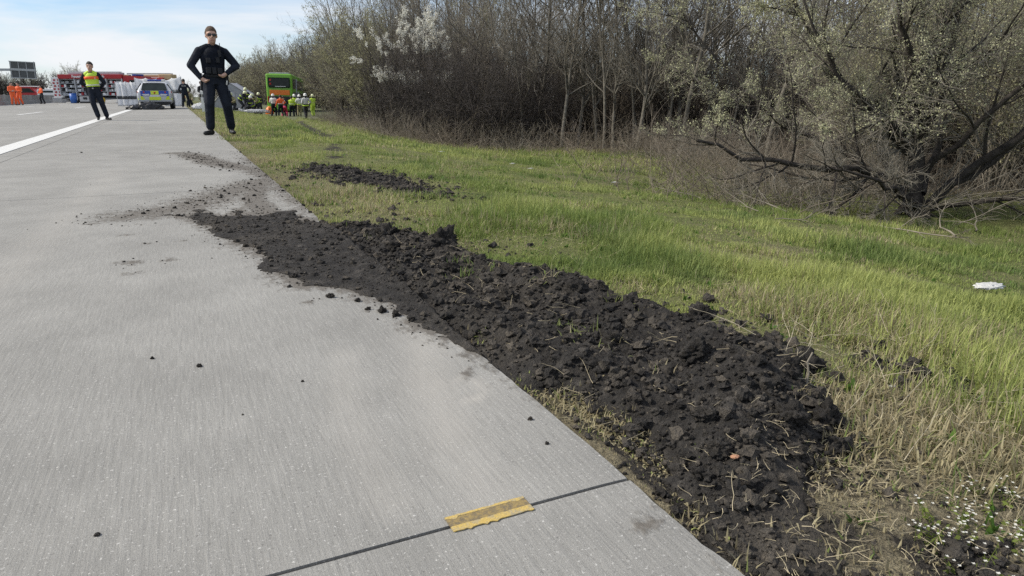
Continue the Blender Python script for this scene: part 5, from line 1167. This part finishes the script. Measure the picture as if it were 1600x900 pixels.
MB().box((1.20, 3.4, 2.2), (.35, .12, 3.0), Matrix.Rotation(-.35, 3, 'X')).box((1.32, 4.6, 1.5), (.1, 2.6, .5), Matrix.Rotation(.5, 3, 'X')).build('torn_side_panel', GREY_L, bus)
for s_ in (-1, 1):
    for yy in (2.4, 3.8, 9.8): wheel(bus, (s_*1.08, yy, .5), .5, .3)
MB().box((0, .9, BH+.06), (1.9, 1.3, .16), None, .05).build('roof_hatch', GREY_L, bus)
# grey tent, white board, stretcher, delineator
te = empty('grey_tent', 'grey ridge tent pitched on the grass behind the officer with sunglasses', 'tent', (4.3, 64.2, tz(4.3, 64.2)), R(-18)); TEM = mat('grey_canvas', (.33, .34, .37), .8, .12, 2, .4, 10)
MB().loft([[(-1.6,-1.2,0),(.3,-1.2,2.2),(1.6,-1.2,1.35),(1.7,-1.2,0)],[(-1.6,1.2,0),(.3,1.2,2.2),(1.6,1.2,1.35),(1.7,1.2,0)]]).build('canvas', TEM, te)
for yy in (-1.22, 1.22): MB().cyl((-1.6, yy, 0), (.3, yy, 2.22), .03).cyl((.3, yy, 2.22), (1.6, yy, 1.37), .03).cyl((1.6, yy, 1.37), (1.72, yy, 0), .03).build('tent_frame', METAL, te)
MB().box((.2, -1.22, .75), (.9, .02, 1.45)).build('door_flap', mat('pale_canvas', (.46, .47, .5), .8, .1, 3), te)
tag(MB().box((0, 0, .75), (.42, .06, 1.5), Matrix.Rotation(.06, 3, 'Y'), .02).box((0, .05, .2), (.5, .2, .06)).build('white_board', WHITE_P, None, False, (1.72, 47.6, tz(1.72, 47.6))), 'white upright board on the grass beside the grey tent', 'board')
dl = empty('delineator_post', 'slim white roadside delineator post with black band', 'roadside post', (1.22, 37.2, tz(1.22, 37.2)-.02)); MB().loft([[(-.06,-.05,0),(.06,-.05,0),(.0,.06,0)],[(-.06,-.05,1.0),(.06,-.05,.98),(.0,.06,1.03)]]).build('post', WHITE_P, dl); MB().loft([[(-.063,-.053,.72),(.063,-.053,.70),(.0,.064,.71)],[(-.063,-.053,.86),(.063,-.053,.84),(.0,.064,.85)]]).build('black_band', PLASTIC, dl); MB().box((0, -.056, .78), (.04, .006, .12)).build('reflector', REFL, dl)
sr = empty('stretcher', 'low stretcher covered with a white sheet on the grass', 'stretcher', (5.1, 53.4, tz(5.1, 53.4)), R(12)); MB().box((0, 0, .12), (2.0, .55, .05), None, .02).build('frame', METAL, sr); crumple('sheet', FAB, (0, 0, .22), (.85, .28, .12), 9, sr)
tag(crumple('white_bundle', FAB, (3.9, 52.9, tz(3.9, 52.9)+.08), (.35, .25, .12), 12), 'small white cloth bundle lying beside the stretcher', 'cloth')
tag(crumple('white_sheet', FAB, (1.35, 45.0, tz(1.35, 45.0)+.12), (.42, .4, .22), 14), 'crumpled white sheet on the grass near the delineator post', 'cloth')
tag(crumple('orange_bag', BUS_O, (7.0, 61.5, tz(7.0, 61.5)+.3), (.28, .28, .42), 15), 'orange equipment bag at the rear wheel of the bus', 'bag')
# central barrier, gantry
bar = empty('central_barrier', 'low grey concrete barrier along the middle of the motorway', 'barrier', (-12.75, 0, 0)); CB = mat('barrier_concrete', (.24, .235, .22), .9, .25, .8, .5, 30)
bm_ = MB().prism([(-.30,0),(.30,0),(.24,.25),(.12,.32),(.10,.82),(-.10,.82),(-.12,.32),(-.24,.25)], 0, 5.96).mesh('barrier_section')
for k in range(30): link('barrier_section', bm_, CB, bar, (0, 40+6*k, 0))
ga = empty('sign_gantry', 'dark back of an overhead sign hanging on a motorway gantry', 'gantry', (-34.5, 187, -.2), R(-14))
MB().box((0, 0, 3.4), (.45, .45, 7.2)).build('post', GREY_L, ga); MB().box((3.4, 0, 6.35), (7.6, .4, .5)).build('beam', GREY_L, ga); MB().box((-12, 0, 6.35), (24, .4, .5)).build('beam', GREY_L, ga); MB().box((-24, 0, 3.4), (.45, .45, 7.2)).build('post', GREY_L, ga)
sgn = MB().box((6.2, -.25, 6.3), (4.9, .12, 3.5), Matrix.Rotation(.05, 3, 'Y')).build('sign_back', GREY_D, ga)
for i in range(4): MB().box((3.95+i*1.5, -.34, 6.3), (.12, .10, 3.5), Matrix.Rotation(.05, 3, 'Y')).build('sign_rib', GREY_L, sgn)
for z in (4.62, 6.35, 7.98): MB().box((6.2, -.37, z), (4.9, .10, .16 if z != 6.35 else .45), Matrix.Rotation(.05, 3, 'Y')).build('sign_rail', GREY_L, sgn)

# ------------------------------------------------------------------ litter and small plants near the verge
TRASH = mat('white_litter', (.55, .55, .53), .5, .08, 20, .6, 60)
def on(x, y): return float(heap_z(np.array([x]), np.array([y]))[0]) if y < 8 else tz(x, y)
for x, y, sz, lb_ in [(3.46, 1.93, .075, 'white plastic bag lying in the grass away from the heap'), (1.66, 1.12, .011, 'white pebble-like scrap among grass at the small soil patch'), (5.4, 8.1, .045, 'white scrap at the edge of the brushwood'), (4.85, 9.6, .04, 'pale scrap lying in the open grass'), (4.5, 12.7, .06, 'pale stone at the foot of the dark thicket'), (5.15, 10.9, .05, 'white scrap in the shade under the slender trees')]:
    tag(crumple('litter_scrap', TRASH, (x, y, on(x, y)+sz*.5), (sz, sz*.55, sz*.16), int(x*10)), lb_, 'litter')
tag(crumple('tile_shard', mat('clay_tile', (.42, .22, .13), .85, .15, 30, .3, 80), (.94, .94, on(.94, .94)+.008), (.009, .006, .003), 5), 'small flat reddish tile shard lying on the dark soil', 'shard')
RX, RY = 1.385, 1.165; b = MB(); prev = Vector((RX, RY, on(RX, RY)-.01))
for q in ((RX+.004, RY, .03), (RX, RY+.004, .06), (RX+.010, RY, .085)):
    nx_ = Vector((q[0], q[1], on(RX, RY)+q[2])); b.cyl(tuple(prev), tuple(nx_), .0026, n=6); prev = nx_
tag(b.build('pale_root', TW_PALE), 'short pale root sticking upright out of the soil clods', 'root')
# dead twigs across heap and grass
def twigs(seed, n, fn, L, r0, up=-.02):
    r = np.random.default_rng(seed); P = []
    while len(P) < n:
        x, y = fn(r); P.append((x, y, on(x, y)+.01))
    a = r.random(n)*6.283; e = r.uniform(-.1, .5, n); t = grow(np.array(P), np.stack([np.cos(a), np.sin(a), np.sin(e)], -1), L*r.uniform(.4, 1.2, n), np.full(n, r0), 5, .13, (0, 0, up), .4, r)
    k = grow(*kids(*t, 2, .3, 1, .3, .9, .4, .6, r, minr=r0*.5), 3, .15, (0, 0, 0), .5, r)
    return merge([tubes(*t, 4), tubes(*k, 3)])
V, Q = merge([twigs(61, 260, lambda r: (r.uniform(.8, 2.0), r.uniform(.45, 3.6)), .075, .0008), twigs(63, 420, lambda r: (r.uniform(.78, 1.6), r.uniform(.42, 1.0)), .035, .0007, -.01)])
tag(link('straw_stalks', np_mesh('straw_stalks', V, Q), mat('straw', (.42, .36, .24), .9, .3, 20)), 'dry straw stalks scattered over soil and grass', 'straw', kind='stuff')
V, Q = twigs(62, 110, lambda r: (r.uniform(1.3, 2.4), r.uniform(.75, 1.6)), .16, .0010, .0)
tag(link('dry_stems', np_mesh('dry_stems', V, Q), mat('straw_pale', (.46, .41, .30), .9, .3, 20)), 'tangle of dry bent weed stems beside the heap', 'weeds', kind='stuff')
for i, (x, y, L_) in enumerate([(5.6, 5.2, 1.3), (6.1, 4.5, 1.6), (5.4, 6.3, 1.1), (6.5, 4.0, 1.4), (5.0, 5.0, .8), (4.6, 4.4, .7), (7.3, 4.3, 1.5), (8.3, 46, 2.5), (8.6, 48.5, 2.2), (9.0, 50.5, 2.2), (6.3, 24.0, 1.6)]):
    r = np.random.default_rng(400+i); a = r.random()*6.283; P = np.array([[x, y, tz(x, y)+.03]])
    L_ *= .62; t = grow(P, np.array([[math.cos(a), math.sin(a), .18]]), np.array([L_]), np.array([.011*L_]), 8, .12, (0, 0, -.02), .25, r); k = grow(*kids(*t, 7, .15, 1, .3, .9, .45, .55, r, minr=.003), 5, .14, (0, 0, .01), .4, r); k2 = grow(*kids(*k, 5, .2, 1, .3, 1, .4, .6, r, minr=.002), 3, .15, (0, 0, 0), .5, r)
    V, Q = merge([tubes(*t, 5), tubes(*k, 4), tubes(*k2, 3)])
    tag(link('fallen_branch', np_mesh('fallen_branch', V, Q), TW_PALE), 'pale dead branch lying on the ground at the wood edge', 'branch', 'dead branches on the ground')
# white-flowered weed at the near verge
r = np.random.default_rng(77); n = 85; P = np.stack([r.uniform(1.07, 1.40, n), r.uniform(.44, .68, n)], -1); P = P[(P[:,0]-1.07)*.15+.50 < P[:,1]+.06]; n = len(P); zz = heap_z(P[:,0], P[:,1])
t = grow(np.column_stack([P, zz-.01]), np.column_stack([r.normal(0, .5, n), r.normal(0, .5, n), np.full(n, .7)]), r.uniform(.02, .055, n), np.full(n, .0009), 4, .15, (0, 0, .03), .6, r)
sv_, sq = tubes(*t, 3); lv, lq = leaf_quads(t[0], n*7, .006, r, .006, .0); tips = t[0][:,-1]
fv = []; fq = []
for p in tips:
    for j in range(3):
        c_ = p+r.normal(0, .009, 3)*np.array([1, 1, .35])
        for q in range(4):
            a = q*1.5708+r.random()*.3; d = np.array([math.cos(a), math.sin(a), .25]); e_ = np.array([-d[1], d[0], 0]); s_ = .0027; k = len(fv); fv += [c_, c_+d*s_*.6+e_*s_*.5, c_+d*s_*1.2, c_+d*s_*.6-e_*s_*.5]; fq.append((k, k+1, k+2, k+3))
V = np.concatenate([sv_, lv, np.array(fv)]); Q = np.concatenate([sq, lq+len(sv_), np.array(fq)+len(sv_)+len(lv)]); mi = np.concatenate([np.zeros(len(sq)+len(lq)), np.ones(len(fq))]).astype(np.int32)
tag(link('white_flowers', np_mesh('white_flowers', V, Q, mi_q=mi), [LF_GREEN, LF_WHITE]), 'patch of small white flowers growing on the near verge', 'flowers', kind='stuff')
